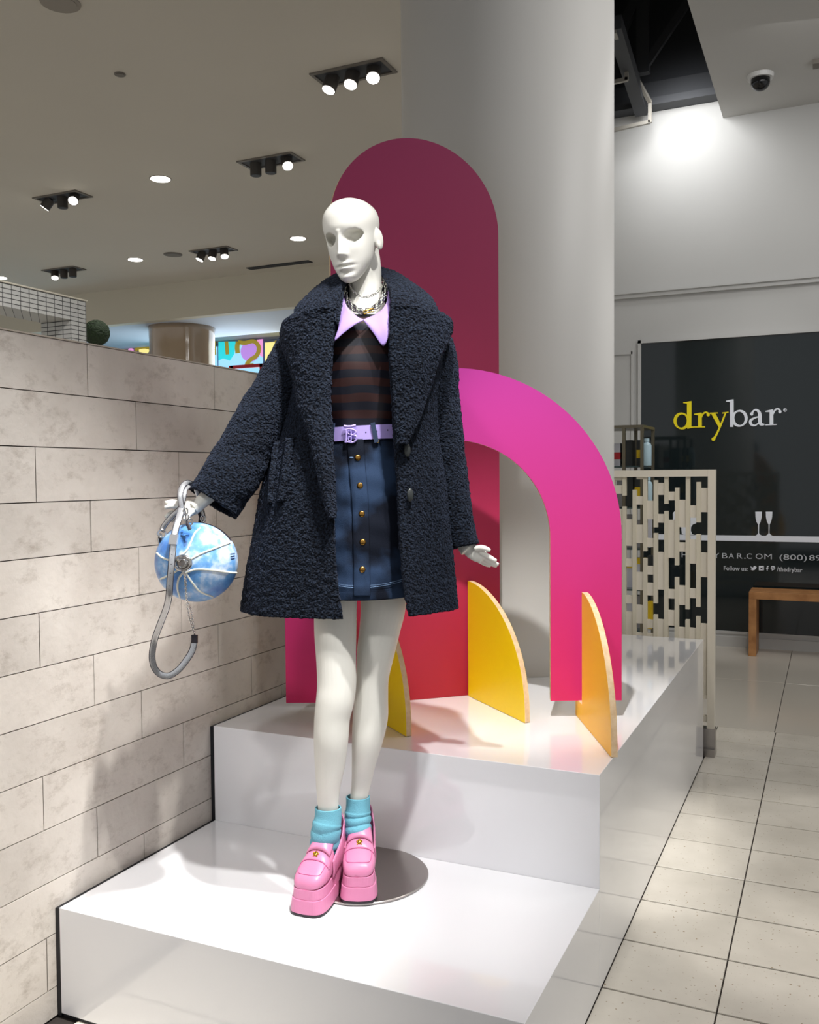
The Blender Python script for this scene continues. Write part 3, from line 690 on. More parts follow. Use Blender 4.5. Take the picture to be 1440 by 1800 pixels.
# ------------------------------------------------------------------ metal product shelf behind the screen
def product_shelf():
    Y = 7.2
    X = lambda px, py=800, y=Y: ony(px, py, y)[0]
    Z = lambda py, px=1120, y=Y: ony(px, py, y)[2]
    t = root('product_shelf', (-1.5, Y, 0), 'slim metal display shelf of hair products behind the lattice screen', 'shelf')
    x0, x1 = -2.05, X(1148); ya, yb_ = 6.75, 7.2
    for x in (x0, X(1118), x1):
        for y in (ya, yb_): MB().box(x-.011, x+.011, y-.011, y+.011, 0, Z(757)-.001).build('upright', M['shelf'], t)
    levels = [1.50, 1.20, .90, .60, .30]
    MB().box(x0-.011, x1+.011, ya-.011, yb_+.011, Z(757), Z(757)+.02).build('top', M['shelf'], t)
    for z in levels: MB().box(x0+.012, x1-.012, ya+.012, yb_-.012, z-.012, z).build('shelf_board', M['shelfglass'], t)
    def carton(x, y, z, w_, d, h, m_, label, band=None):
        r_ = root('carton', (x, y, z), label, 'box', 'cartons on the product shelf')
        MB().box(x-w_/2, x+w_/2, y-d/2, y+d/2, z+.0005, z+h).build('body', m_, r_)
        if band: MB().box(x-w_/2-.0008, x+w_/2+.0008, y-d/2-.0008, y+d/2+.0008, z+h*band[0], z+h*band[1]).build('band', band[2], r_)
    yy = 6.86
    XX = lambda px: ony(px, 800, yy)[0]
    ZZ = lambda py: ony(1110, py, yy)[2]
    s0 = levels[0]
    carton(XX(1103), yy+.05, s0, .075, .12, .19, M['box_black'], 'black carton on the shelf top level beside the pale bottle', None)
    carton(XX(1084), yy+.05, s0, .055, .1, .17, M['box_white'], 'white carton against the pillar edge on the shelf top level', (.3, .6, M['red']))
    carton(XX(1125), yy+.05, s0, .055, .06, .19, M['box_black'], 'black carton with a yellow band on the shelf top level', (.3, .62, M['box_yellow']))
    def bottle(x, y, z, h, r, m_, label):
        r_ = root('bottle', (x, y, z), label, 'bottle', 'bottles on the product shelf')
        R = [[(x+q*cos(a), y+q*sin(a), z+zz*h) for a in np.linspace(0, 2*pi, 18, endpoint=False)] for q, zz in ((r*.95, .003), (r, .02), (r, .74), (r*.8, .82), (r*.5, .85), (r*.5, .87))]
        MB().rings(R).build('body', m_, r_, True)
        MB().cyl((x, y, z+h*.875), (x, y, z+h), r*.55, 14).build('cap', m_, r_)
    bottle(XX(1137), yy, s0, .20, .035, M['bottle'], 'pale blue bottle on the shelf top level against the dark window')
    bottle(XX(1140), yy, levels[1], .22, .03, M['bottle'], 'pale blue bottle one level lower seen through the screen')
    for lv, items in ((1, [(1106, M['box_black'], None, .055), (1122, M['box_black'], (.25, .6, M['box_yellow']), .05), (1090, M['box_gray'], None, .05)]),
                      (2, [(1106, M['box_gray'], None, .07), (1124, M['box_gray'], None, .05), (1139, M['box_white'], None, .04)]),
                      (3, [(1106, M['box_white'], (.72, 1.001, M['box_yellow']), .055), (1126, M['box_white'], (.8, 1.001, M['box_yellow']), .06), (1143, M['box_black'], None, .04)]),
                      (4, [(1105, M['box_white'], (.0, .25, M['box_yellow']), .06), (1125, M['box_gray'], None, .06), (1142, M['box_yellow'], None, .03)])):
        for i, (px, m_, bd, w_) in enumerate(items):
            nm = {id(M['box_black']): 'black', id(M['box_gray']): 'grey', id(M['box_white']): 'white', id(M['box_yellow']): 'yellow'}[id(m_)]
            carton(XX(px), yy+.04, levels[lv], w_, .07, .2+.02*((i+lv) % 3), m_, f'{nm} carton {["left", "middle", "right"][i]} of the row on the shelf {["top", "second", "middle", "fourth", "bottom"][lv]} level', bd)
product_shelf()
#__PART3__
# ================================================================== THE MANNEQUIN
def noise_disp(o, amp, sc_, amp2=0, sc2=0):
    """push every vertex of a mesh along its normal by procedural noise"""
    me = o.data; me.update(); n = len(me.vertices)
    co = np.empty(n*3, np.float32); no = np.empty(n*3, np.float32)
    me.vertices.foreach_get('co', co); me.vertices.foreach_get('normal', no); co = co.reshape(-1, 3); no = no.reshape(-1, 3)
    d = np.array([amp*noise.noise(Vector(c)*sc_) + (amp2*noise.noise(Vector(c)*sc2) if amp2 else 0) for c in co.tolist()], np.float32)
    co += no*d[:, None]; me.vertices.foreach_set('co', co.ravel()); me.update()
def solid(o, th, offset=-1, rim=True):
    s = o.modifiers.new('solid', 'SOLIDIFY'); s.thickness = th; s.offset = offset; s.use_rim = rim
    s.use_even_offset = False
    return s
def bake(o):
    dg = bpy.context.evaluated_depsgraph_get(); me = bpy.data.meshes.new_from_object(o.evaluated_get(dg))
    old = o.data; o.modifiers.clear(); o.data = me; bpy.data.meshes.remove(old)
    me.polygons.foreach_set('use_smooth', [True]*len(me.polygons)); me.update()

def head_mesh(mb):
    psi, pit, rol = radians(21), radians(9), radians(5)
    d = -FH*cos(psi)-UH*sin(psi); x = UH*cos(psi)-FH*sin(psi); z = ZH.copy()
    d, z = d*cos(pit)-z*sin(pit), z*cos(pit)+d*sin(pit)
    x, z = x*cos(rol)+z*sin(rol), z*cos(rol)-x*sin(rol)
    c = P(620, 424, 2.50)
    zz = [-.113, -.108, -.098, -.080, -.055, -.020, .010, .045, .075, .098, .109, .113]
    W_ = [.006, .018, .028, .040, .052, .061, .066, .0715, .066, .046, .024, .004]
    F_ = [.060, .073, .080, .081, .083, .085, .086, .087, .077, .054, .028, .004]
    B_ = [.050, .036, .015, -.010, -.040, -.070, -.092, -.102, -.094, -.066, -.034, -.004]
    T = np.array([zz, W_, F_, B_]).T
    rows = cr(T, 12)
    R = []
    g = lambda u, s: np.exp(-(u/s)**2)
    for zr, w_, f_, b_ in rows:
        ring = []; yc = (f_+b_)/2
        for a in np.linspace(0, 2*pi, 128, endpoint=False):
            sa, ca = sin(a), cos(a); pw = .92
            X = w_*np.sign(sa)*abs(sa)**pw; Y = yc+(f_-yc)*np.sign(ca)*abs(ca)**pw
            if ca > 0.15:
                k = min(1, (ca-.15)/.35)
                # eye sockets: scooped, crisp upper edge under the brow
                for s_ in (-1, 1):
                    u_ = s_*X-.0335; ex = u_/.0200; ez = (zr-(.007+.10*u_))/(.0125 if zr > .007+.10*u_ else .0205-.25*abs(u_))
                    q = ex*ex+ez*ez
                    Y -= k*.040*np.clip((1.08-q)*3.0, 0, 1)
                    Y -= k*.004*g(X-s_*.03, .02)*g(zr+.006, .020)
                Y += k*.0022*g(zr-.028, .014)*g(X, .055)                       # brow
                # nose
                if -.050 < zr < .022:
                    t = (.022-zr)/.072; hgt = .003+.0205*t**1.25
                    if zr < -.041: hgt *= max(0, (zr+.050)/.009)
                    wd = .0056+.0055*t**2
                    Y += k*hgt*g(X, wd)
                    Y += k*.006*(g(X-.0105, .0055)+g(X+.0105, .0055))*g(zr+.039, .008)
                # mouth
                Y += k*.0075*g(X, .017)*g(zr+.0635, .0045)
                Y += k*.0090*g(X, .013)*g(zr+.0765, .0050)
                Y -= k*.0100*g(X, .020)*g(zr+.0700, .0024)
                Y -= k*.0085*g(X, .017)*g(zr+.0865, .0050)
                Y += k*.0050*g(X, .016)*g(zr+.1000, .0080)
                Y -= k*.0020*g(X, .005)*g(zr+.056, .005)
                # cheek bones
                Y += k*.0030*(g(X-.040, .016)+g(X+.040, .016))*g(zr+.024, .018)
            ring.append(c+x*X+d*Y+z*zr)
        R.append(ring)
    mb.rings(R)
    for s_ in (-1, 1):
        e = c+x*(s_*.0705)+d*(-.014)+z*(-.006)
        mb.ell(e, x*.0075+d*(-.003), d*.0155-x*s_*.004, z*.029, 20, 14)
        mb.ell(e-z*.016+d*.004, x*.006, d*.010, z*.014, 16, 10)
    return c, x, d, z

def path(rows, n=6):
    """rows (px, py, depth, side radius px, depth radius px or None)"""
    rows = [tuple(r) if len(r) == 5 else (*r, r[3]) for r in rows]
    s = cr(rows, n); pts = [P(a, b, c) for a, b, c, _, _ in s]; rad = [(r1*c/FPX, r2*c/FPX) for _, _, c, r1, r2 in s]
    return pts, rad
def limb(mb, rows, nseg=24, n=6):
    p, r = path(rows, n); mb.rings(tube_rings(p, r, nseg))
def mannequin():
    base = P(632, 1540, 2.584); base = np.array([-1.207, 2.292, ZS])
    t = root('mannequin', base, 'matt white bald female mannequin dressed in coat and denim skirt, arms slightly out', 'mannequin')
    mb = MB(); head_mesh(mb)
    # neck, torso
    limb(mb, [(641, 440, 2.555, 25), (643, 470, 2.555, 27), (643, 500, 2.55, 28), (643, 528, 2.545, 31), (643, 548, 2.54, 44, 36), (642, 566, 2.54, 78, 44), (641, 590, 2.54, 98, 52),
              (640, 640, 2.53, 84, 66), (639, 700, 2.53, 70, 58), (638, 750, 2.53, 62, 50), (636, 810, 2.53, 76, 56), (634, 880, 2.53, 84, 62), (634, 940, 2.53, 82, 60), (632, 985, 2.53, 66, 50), (631, 1005, 2.53, 20, 20)], 36)
    # legs
    limb(mb, [(602, 930, 2.53, 38), (594, 1000, 2.51, 38), (590, 1060, 2.50, 37.5), (589.5, 1110, 2.495, 37), (591, 1160, 2.49, 35), (592, 1202, 2.485, 34.5), (589, 1232, 2.48, 33.5), (584, 1262, 2.48, 31.5),
              (582, 1300, 2.485, 30.5, 32), (580, 1345, 2.495, 26.5, 28), (577, 1385, 2.50, 21, 23), (577, 1420, 2.505, 18), (577, 1445, 2.505, 17), (573, 1465, 2.50, 16, 17), (570, 1480, 2.495, 13, 13)], 30)
    limb(mb, [(662, 930, 2.55, 38), (671, 1000, 2.56, 41), (674, 1060, 2.56, 40), (668, 1105, 2.56, 36), (660, 1150, 2.55, 33), (655, 1190, 2.55, 28.8), (653, 1224, 2.55, 29.5), (651, 1262, 2.55, 31),
              (646, 1300, 2.55, 27.5, 30), (640, 1340, 2.56, 21.5, 25), (635, 1378, 2.57, 17), (631, 1405, 2.575, 15.5), (630, 1430, 2.575, 15.5), (630, 1448, 2.57, 15.5, 16), (630, 1458, 2.565, 13, 13)], 30)
    # arms
    limb(mb, [(566, 590, 2.54, 22), (535, 630, 2.53, 26), (490, 700, 2.51, 24), (455, 755, 2.49, 22), (415, 815, 2.46, 19), (375, 862, 2.43, 15), (350, 886, 2.41, 12), (340, 893, 2.405, 13)], 20)
    limb(mb, [(716, 590, 2.55, 22), (745, 630, 2.56, 25), (770, 715, 2.575, 23), (783, 800, 2.58, 20), (795, 880, 2.575, 17), (808, 935, 2.57, 13), (815, 958, 2.565, 12), (822, 968, 2.56, 13)], 20)
    # right hand: palm reaching out to the side, thumb above, fingers long and drooping
    limb(mb, [(816, 958, 2.565, 10, 9), (828, 968, 2.56, 13, 8), (840, 974, 2.555, 14.5, 7), (851, 981, 2.55, 11, 6)], 18)
    for f in ([(844, 970, 2.545, 5.4), (856, 977, 2.54, 4.9), (866, 983, 2.537, 4.4), (873, 986.5, 2.535, 3.4)],
              [(845, 975, 2.553, 5.4), (858, 983, 2.550, 5.0), (869, 990, 2.547, 4.4), (877, 992.5, 2.545, 3.3)],
              [(842, 979, 2.565, 5.2), (855, 987, 2.565, 4.8), (866, 992, 2.562, 4.2), (874, 995.5, 2.560, 3.2)],
              [(834, 979, 2.575, 4.8), (845, 987, 2.58, 4.4), (856, 992.5, 2.58, 3.8), (863, 995, 2.578, 3.0)],
              [(836, 965, 2.545, 5.6), (846, 963, 2.535, 5.4), (855, 965, 2.53, 4.8), (862, 968, 2.528, 3.4)]):
        limb(mb, f, 12, 5)
    # left hand: wrist through the bag handles, fingers spread towards the wall
    limb(mb, [(346, 888, 2.41, 12, 9), (336, 893, 2.405, 14, 8.5), (324, 896, 2.40, 14.5, 8), (315, 896, 2.398, 11, 7)], 18)
    for f in ([(322, 888, 2.40, 5.2), (311, 883.5, 2.39, 4.9), (300, 882, 2.385, 4.4), (290, 884, 2.382, 3.2)],
              [(320, 893, 2.39, 5.2), (308, 890, 2.38, 4.8), (297, 890, 2.375, 4.3), (289, 893, 2.372, 3.2)],
              [(318, 899, 2.40, 5.2), (307, 900, 2.395, 4.8), (297, 904, 2.392, 4.2), (290, 910, 2.39, 3.2)],
              [(322, 904, 2.41, 4.8), (313, 907, 2.412, 4.4), (306, 911, 2.414, 3.8), (301, 917, 2.415, 3.0)],
              [(338, 898, 2.39, 5.8), (332, 903, 2.375, 5.4), (328, 909, 2.365, 4.8), (323, 914, 2.36, 3.4)]):
        limb(mb, f, 12, 5)
    o = mb.build('body', M['mann'], t, True)
    r = o.modifiers.new('remesh', 'REMESH'); r.mode = 'VOXEL'; r.voxel_size = .0021
    s = o.modifiers.new('smooth', 'SMOOTH'); s.factor = .5; s.iterations = 3
    bake(o)
    if not o.data.materials: o.data.materials.append(M['mann'])
    # support plate
    pl = MB(); c = base; R = []
    for rr, z in ((.188, ZS+.0005), (.190, ZS+.002), (.190, ZS+.006), (.188, ZS+.0075)):
        R.append([(c[0]+rr*cos(a), c[1]+rr*sin(a), z) for a in np.linspace(0, 2*pi, 96, endpoint=False)])
    pl.rings(R).build('base_plate', M['steel'], t)['label'] = 'round brushed steel base plate'
    return t
man = mannequin()

# ------------------------------------------------------------------ garments
def zat(py, d): return P(720, py, d)[2]
class Shell:
    """cloth wrapped round an upright axis; rows (py, centre px, half width px, half depth m [, left edge px, right edge px])"""
    def __init__(s, rows, D, sides=True):
        s.D = D; s.rows = cr(rows, 10)
    def at(s, py): return np.array([np.interp(py, s.rows[:, 0], s.rows[:, k]) for k in range(1, s.rows.shape[1])])
    def centre(s, py, cx_): return P(cx_, py, s.D)
    def point(s, py, t, grow=0, fold=None):
        q = s.at(py); a = q[1]*s.D/FPX+grow; b = q[2]+grow
        if fold: k = fold(py, t); a *= k; b *= k
        return P(q[0], py, s.D)+UH*a*sin(t)-FH*b*cos(t)
    def angle(s, py, px):
        """angle on the front whose point is seen at column px"""
        q = s.at(py); a = q[1]*s.D/FPX; b = q[2]; t = 0
        for _ in range(8):
            dep = s.D-b*cos(t); lat = (px-CX)*dep/FPX-(q[0]-CX)*s.D/FPX
            t = math.asin(max(-.98, min(.98, lat/a)))
        return t
    def front(s, py, px, off=0):
        """point on the front surface seen in column px at shell level py, moved outwards by off"""
        t = s.angle(py, px); q = s.at(py); a = q[1]*s.D/FPX; b = q[2]
        n = UH*sin(t)/a-FH*cos(t)/b; n /= np.linalg.norm(n)
        return P(q[0], py, s.D)+UH*a*sin(t)-FH*b*cos(t)+n*off
DC = 2.53
coatS = Shell([(503, 643, 46, .085, 604, 682), (514, 644, 74, .105, 600, 686), (530, 645, 102, .125, 597, 688), (550, 645, 124, .138, 595, 687), (578, 645, 136, .146, 589, 685), (640, 643, 138, .158, 582, 684),
               (700, 637, 134, .166, 579, 689), (765, 630, 142, .172, 583, 693), (850, 621, 161, .182, 586, 700), (930, 617, 171, .19, 588, 704), (1000, 614, 180, .198, 592, 710), (1048, 613, 185, .205, 600, 717), (1068, 613, 187, .207, 603, 722)], DC)
def cfold(py, t):
    k = max(0, min(1, (py-640)/420.)); tt = t % (2*pi)
    return 1+.022*k*sin(5*t+.6)+.012*k*sin(9*t+2)+.01*sin(3*t+py*.01)
def coat():
    t = root('coat', P(640, 780, DC), 'long navy boucle teddy coat hanging open on the mannequin, wide notched lapels', 'coat')
    pys = np.linspace(503, 1068, 270); R = []
    nA = 400
    for py in pys:
        q = coatS.at(py); tL, tR = coatS.angle(py, q[3]), coatS.angle(py, q[4])
        # finer steps at the front, coarser behind
        uu = np.linspace(0, 1, nA); u = uu+.10*np.sin(2*pi*uu)*-1 if False else uu
        row = [coatS.point(py, tR+(2*pi+tL-tR)*k, 0, cfold) for k in u]; R.append(row)
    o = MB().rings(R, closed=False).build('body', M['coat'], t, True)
    solid(o, .012, -1); bake(o); noise_disp(o, .0026, 210, .0022, 90)
    def sleeve(rows, nm, nn=22):
        p, r = path(rows, nn); R = tube_rings(p, r, 150)
        # wrinkles across the sleeve
        for i, ring in enumerate(R):
            c = sum(ring)/len(ring); f = i/len(R)
            for j in range(len(ring)):
                k = 1+.022*sin(f*26+2.2*sin(j/150*2*pi))+.012*sin(f*55+j*.12)
                ring[j] = c+(ring[j]-c)*k
        o = MB().rings(R, cap=(True, False)).build(nm, M['coat'], t, True)
        solid(o, .012, -1); bake(o); noise_disp(o, .0026, 210, .0022, 90)
    sleeve([(590, 578, 2.54, 36, 30), (562, 590, 2.54, 50, 36), (525, 632, 2.53, 48, 44), (482, 704, 2.51, 47, 46), (440, 775, 2.48, 48, 44), (408, 834, 2.45, 50, 42), (374, 884, 2.425, 49.5, 40)], 'sleeve')
    sleeve([(700, 578, 2.56, 34, 30), (730, 588, 2.56, 50, 36), (757, 636, 2.57, 47, 42), (769, 716, 2.58, 40, 44), (778, 796, 2.585, 40, 42), (792, 878, 2.58, 35, 38), (811, 962, 2.57, 30.5, 34)], 'sleeve')
    def lapel(rows, nm):
        """rows (py, inner px, outer px)"""
        s = cr(rows, 14); R = []
        for py, xi, xo in s:
            row = []
            for k in np.linspace(0, 1, 64):
                px = xi+(xo-xi)*k
                bulge = .012+.012*sin(pi*min(1, k*1.0))**.7+.010*k
                row.append(coatS.front(py, px, bulge))
            R.append(row)
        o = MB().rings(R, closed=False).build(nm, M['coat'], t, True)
        solid(o, .012, 0); bake(o); noise_disp(o, .0026, 210, .0022, 90)
    lapel([(558, 594, 552), (566, 592, 525), (574, 591, 514), (592, 588, 509), (612, 586, 511), (640, 583, 519), (680, 581, 530), (720, 580, 536), (760, 583, 550), (800, 586, 559), (840, 588, 567), (880, 589, 576), (905, 590, 584)], 'lapel')
    lapel([(556, 688, 738), (563, 688, 766), (570, 687, 779), (582, 686, 780), (605, 685, 774), (640, 685, 759), (675, 688, 749), (705, 690, 739), (740, 692, 727), (765, 694, 716), (785, 696, 705)], 'lapel')
    # collar rolling round the back of the neck
    ki = [(594, 572, 2.395), (600, 540, 2.42), (603, 515, 2.46), (608, 498, 2.52), (622, 486, 2.60), (645, 480, 2.63), (668, 484, 2.60), (680, 497, 2.52), (685, 515, 2.46), (689, 540, 2.42), (688, 572, 2.395)]
    ko = [(517, 563, 2.43), (519, 548, 2.45), (532, 532, 2.50), (556, 514, 2.58), (590, 500, 2.66), (645, 492, 2.72), (702, 500, 2.66), (728, 509, 2.58), (754, 524, 2.50), (768, 545, 2.45), (772, 560, 2.43)]
    A = cr(ki, 16); B = cr(ko, 16); R = []
    for i in range(len(A)):
        a, b = P(*A[i]), P(*B[i]); row = []
        out = b-a; up_ = ZH+(-FH)*.5*(abs(i/len(A)-.5)*2); up_ /= np.linalg.norm(up_)
        for k in np.linspace(0, 1, 46):
            row.append(a+out*k+up_*(.022*sin(pi*min(1, k*1.02))**.8))
        R.append(row)
    o = MB().rings(R, closed=False).build('collar', M['coat'], t, True)
    solid(o, .014, 0); bake(o); noise_disp(o, .0026, 210, .0022, 90)
    R = []
    for py, a_, b_ in ((492, .062, .066), (505, .066, .072), (525, .074, .080), (548, .095, .09), (570, .11, .10)):
        c_ = P(643, py, 2.545); R.append([c_+UH*a_*sin(q)-FH*b_*cos(q) for q in np.linspace(radians(62), radians(298), 40)])
    MB().rings(R, closed=False).build('lining', M['lining'], t, True)
    # welt pocket on the left front, ridge of cloth
    def welt(rows, w_, nm):
        s = cr(rows, 12); R = []
        for py, px in s: R.append([coatS.front(py, px+dx*w_, .004+.010*(1-dx*dx)) for dx in np.linspace(-1, 1, 12)])
        o = MB().rings(R, closed=False).build(nm, M['coat'], t, True); solid(o, .006, -1); bake(o); noise_disp(o, .003, 130)
    welt([(772, 512), (800, 508), (840, 502), (878, 495)], 7, 'pocket_welt')
    welt([(776, 490), (800, 486), (850, 480), (882, 478)], 4, 'pocket_welt')
    # two leather-look buttons
    for px, py in ((713, 795), (718, 869)):
        c = coatS.front(py, px, .010); tA = coatS.angle(py, px); n = UH*sin(tA)-FH*cos(tA); sd = np.cross(n, ZH)
        b = MB(); b.ell(c, sd*.0095, n*.006, ZH*.0175, 20, 12)
        b.build('button', M['box_black'], t, True)['label'] = 'dark oval leather button'
    return t
coat()

blouseS = Shell([(562, 641, 76, .088), (566, 641, 84, .094), (575, 641, 104, .108), (600, 640, 108, .116), (650, 639, 100, .122), (700, 638, 90, .116), (745, 637, 80, .104), (775, 636, 78, .100), (800, 636, 80, .1)], DC)
def blouse():
    t = root('blouse', P(638, 660, DC), 'dark satin blouse with brown and navy stripes under the open coat', 'blouse')
    R = []
    def fold(py, a):
        k = max(0, (py-600)/170); tt = a if a < pi else a-2*pi
        return 1+.026*k*sin(9*tt+py*.03)+.022*sin(6*tt-py*.045)*k+.01*sin(py*.05+4*tt)
    for py in np.linspace(562, 800, 120): R.append([blouseS.point(py, a, 0, fold) for a in np.linspace(0, 2*pi, 160, endpoint=False)])
    o = MB().rings(R, cap=(False, False)).build('body', M['stripe'], t, True)
    # pointed collar
    def leaf(rows, nm):
        R = []
        for (ax, ay, bx, by, d1, d2, lift) in cr(rows, 8):
            R.append([P(ax+(bx-ax)*k, ay+(by-ay)*k, d1+(d2-d1)*k-lift*sin(pi*k)) for k in np.linspace(0, 1, 14)])
        o = MB().rings(R, closed=False).build(nm, M['lav'], t, True); solid(o, .0025, 0); bake(o); o['label'] = 'pointed lilac collar leaf'
    # rows: upper edge point -> lower edge point, walking from the side of the neck to the collar front
    leaf([(603, 500, 597, 523, 2.54, 2.49, .006), (604, 515, 596, 545, 2.50, 2.44, .008), (607, 531, 595, 580, 2.455, 2.398, .010), (613, 543, 588, 599, 2.425, 2.385, .010), (622, 552, 604, 586, 2.412, 2.385, .008), (631, 559, 624, 571, 2.405, 2.39, .005), (639, 562, 638, 563.5, 2.398, 2.396, .001)], 'collar_leaf')
    leaf([(683, 502, 687, 525, 2.54, 2.49, .006), (682, 516, 688, 548, 2.50, 2.44, .008), (679, 533, 686, 575, 2.455, 2.396, .010), (671, 545, 682, 595, 2.425, 2.385, .010), (660, 553, 673, 608, 2.412, 2.383, .010), (649, 558, 657, 586, 2.405, 2.385, .006), (639.5, 562, 640, 564, 2.398, 2.396, .001)], 'collar_leaf')
blouse()

skirtS = Shell([(752, 637, 78.5, .107), (775, 637, 80, .109), (800, 636, 84, .114), (850, 635, 92, .124), (920, 634, 96, .132), (990, 633, 97, .137), (1036, 633, 97.5, .140), (1044, 633, 97.5, .140)], DC)
def skirt():
    t = root('skirt', P(635, 900, DC), 'short dark denim skirt with a row of brass buttons down the front', 'skirt')
    def fold(py, a):
        tt = a if a < pi else a-2*pi
        return 1+.010*sin(py*.075+2*tt)+.008*sin(py*.16-3*tt)
    R = []
    for py in np.linspace(752, 1044, 150): R.append([skirtS.point(py, a, 0, fold) for a in np.linspace(0, 2*pi, 150, endpoint=False)])
    o = MB().rings(R, cap=(False, False)).build('body', M['denim'], t, True); solid(o, .003, -1); bake(o)
    def line(pts, off, r, nm, m_):
        s = cr(pts, 8); p = [skirtS.front(py, px, off+.0015*0+ (fold(py, 0)-1)*.12) for px, py in s]; q = MB(); tube(q, p, r, 6); return q.build(nm, m_, t, True)
    # button placket: raised strip
    s = cr([(625, 775), (628, 820), (633, 880), (635, 940), (636, 1000), (636, 1036)], 16); R = []
    for px, py in s:
        f_ = (fold(py, 0)-1)*.12
        R.append([skirtS.front(py, px+dx, .0012+f_+(.0022 if abs(dx) < 12.5 else 0)) for dx in (-13, -12, -6, 0, 6, 12, 13)])
    q = MB().rings(R, closed=False).build('placket', M['denim'], t, True); solid(q, .003, -1); bake(q)
    for dx in (-11, 11.5): line([(625+dx, 775), (628+dx, 820), (633+dx, 880), (635+dx, 940), (636+dx, 1000), (636+dx, 1034)], .0042, .0006, 'stitching', M['thread'])
    line([(592, 1016), (615, 1018.5), (640, 1019), (665, 1018), (690, 1015), (712, 1011)], .0042, .0006, 'stitching', M['thread'])
    line([(592, 1019), (615, 1021.5), (640, 1022), (665, 1021), (690, 1018), (712, 1014)], .0042, .0006, 'stitching', M['thread'])
    for px, py in ((629, 806), (633, 853), (636, 900), (637.5, 946.5), (637, 992)):
        c = skirtS.front(py, px, .004+(fold(py, 0)-1)*.12); n = -FH
        b = MB(); b.cyl(c, c+n*.004, .0085, 20, .0078); b.ell(c+n*.004, UH*.0072, ZH*.0072, n*.002, 16, 8)
        b.build('button', M['brass'], t, True)['label'] = 'round brass skirt button'
        h = MB(); h.ell(c-UH*.013+n*.0, UH*.009, n*.0018, ZH*.0022, 14, 6)
        h.build('buttonhole', M['thread'], t, True)
skirt()

def belt():
    t = root('belt', P(637, 765, 2.40), 'lavender leather belt with a matching double-letter monogram buckle over the denim waistband', 'belt')
    R = []
    zc_ = lambda a: .5
    for a in np.linspace(0, 2*pi, 120, endpoint=False):
        row = []
        for k, g_ in ((-1, .0035), (-1, .008), (1, .008), (1, .0035)):
            q = skirtS.point(764, a, g_); row.append(q+ZH*(k*.0185+.0065*sin(a)))
        R.append(row)
    MB().rings(R, wrap=True).build('strap', M['belt'], t, True).data.polygons.foreach_set('use_smooth', [False]*480)
    # monogram buckle
    o0 = skirtS.front(764, 618, .012); tA = skirtS.angle(764, 618); n = UH*sin(tA)-FH*cos(tA); ux = -np.cross(n, ZH); ux = ux if ux@UH > 0 else -ux
    k = DC*.94/FPX
    def Q(px, py, h=0): return o0+ux*(px-618)*k+ZH*(767-py)*k+n*h
    mb = MB()
    def st(pts, r, closed=False):
        s = cr([(*p,) for p in pts], 8) if not closed else cr([pts[-1]]+pts+[pts[0], pts[1]], 8)[8:-8]
        tube(mb, [Q(x, y, .002) for x, y in s], [(r, .0028)]*len(s), 8, view=n)
    st([(606, 755.5), (617, 756.5), (628, 754.5)], .0034)
    st([(610, 761), (611, 770), (610, 784)], .0026); st([(608, 784), (613, 783.5)], .0026)
    st([(610, 762), (618, 760.5), (627, 764), (627, 769), (620, 772)], .0024); st([(619, 771), (628, 773), (629, 780), (622, 784.5), (610, 783)], .0024)
    st([(619, 760), (620, 772), (619, 784)], .0016)
    st([(619, 762.5), (614.5, 764.5), (614.5, 769), (619, 770)], .0013); st([(619, 774), (614.5, 775.5), (615, 781), (619, 782.5)], .0013)
    mb.build('buckle', M['belt'], t, True)['label'] = 'lavender monogram buckle'
    hl = MB()
    for px, py in ((643, 766), (661, 764.5), (679, 762), (607, 769)):
        c = skirtS.front(764, px, .0078)+ZH*(764-py)*k*.0; c = c+ZH*((764-py)*k+.004)
        tB = skirtS.angle(764, px); nn = UH*sin(tB)-FH*cos(tB); h_ = MB(); h_.cyl(c, c+nn*.0009, .0017, 12).build('punch_hole', M['dark_leather'], t)
    # belt loops of the skirt
    for px, sl in ((654, .006), (590, -.003)):
        a = skirtS.front(764, px, .0115)+ZH*.026; b = skirtS.front(764, px+sl*1000, .0115)-ZH*.026
        tB = skirtS.angle(764, px); nn = UH*sin(tB)-FH*cos(tB)
        q = MB().bar(a, b, .006, .0012, up=nn).build('belt_loop', M['denim_flat'], t)
    c = skirtS.front(764, 663, .006)-ZH*.0225
    MB().cyl(c, c-FH*.004, .0042, 16).build('rivet', M['gold'], t)
belt()

# ------------------------------------------------------------------ socks and shoes
def sock(rows, label):
    t = root('sock', P(rows[0][0], rows[0][1], rows[0][2]), label, 'sock', 'pale blue ribbed socks')
    p, r = path(rows, 14); R = tube_rings(p, r, 96); n = len(R)
    for i, ring in enumerate(R):
        c = sum(ring)/len(ring); f = i/n
        for j in range(96):
            a = j/96*2*pi; wob = f*5.2+.10*sin(a*1+1)+.06*sin(2*a+3)
            k = 1+(.14*abs(sin(wob*pi))**.45-.07 if .30 < f < .86 else .015)+.010*(1 if (j % 2) else -1)
            ring[j] = c+(ring[j]-c)*k
    o = MB().rings(R, cap=(False, True)).build('knit', M['sock'], t, True); solid(o, .003, -1); bake(o)
sock([(577, 1419, 2.505, 22.5, 22), (577, 1436, 2.505, 23, 23), (574, 1455, 2.502, 24.5, 24.5), (572, 1473, 2.510, 24.5, 26), (571, 1490, 2.515, 24, 25), (570, 1500, 2.515, 20, 18)], 'pale blue scrunched ribbed sock, lower and left of the pair')
sock([(629.5, 1400, 2.575, 20.5, 20), (629.5, 1416, 2.575, 20.5, 21), (629, 1434, 2.573, 22, 23), (629, 1450, 2.568, 22, 24), (630, 1466, 2.562, 22, 24), (630, 1480, 2.555, 19, 18)], 'pale blue ribbed sock standing higher, on the right foot in view')

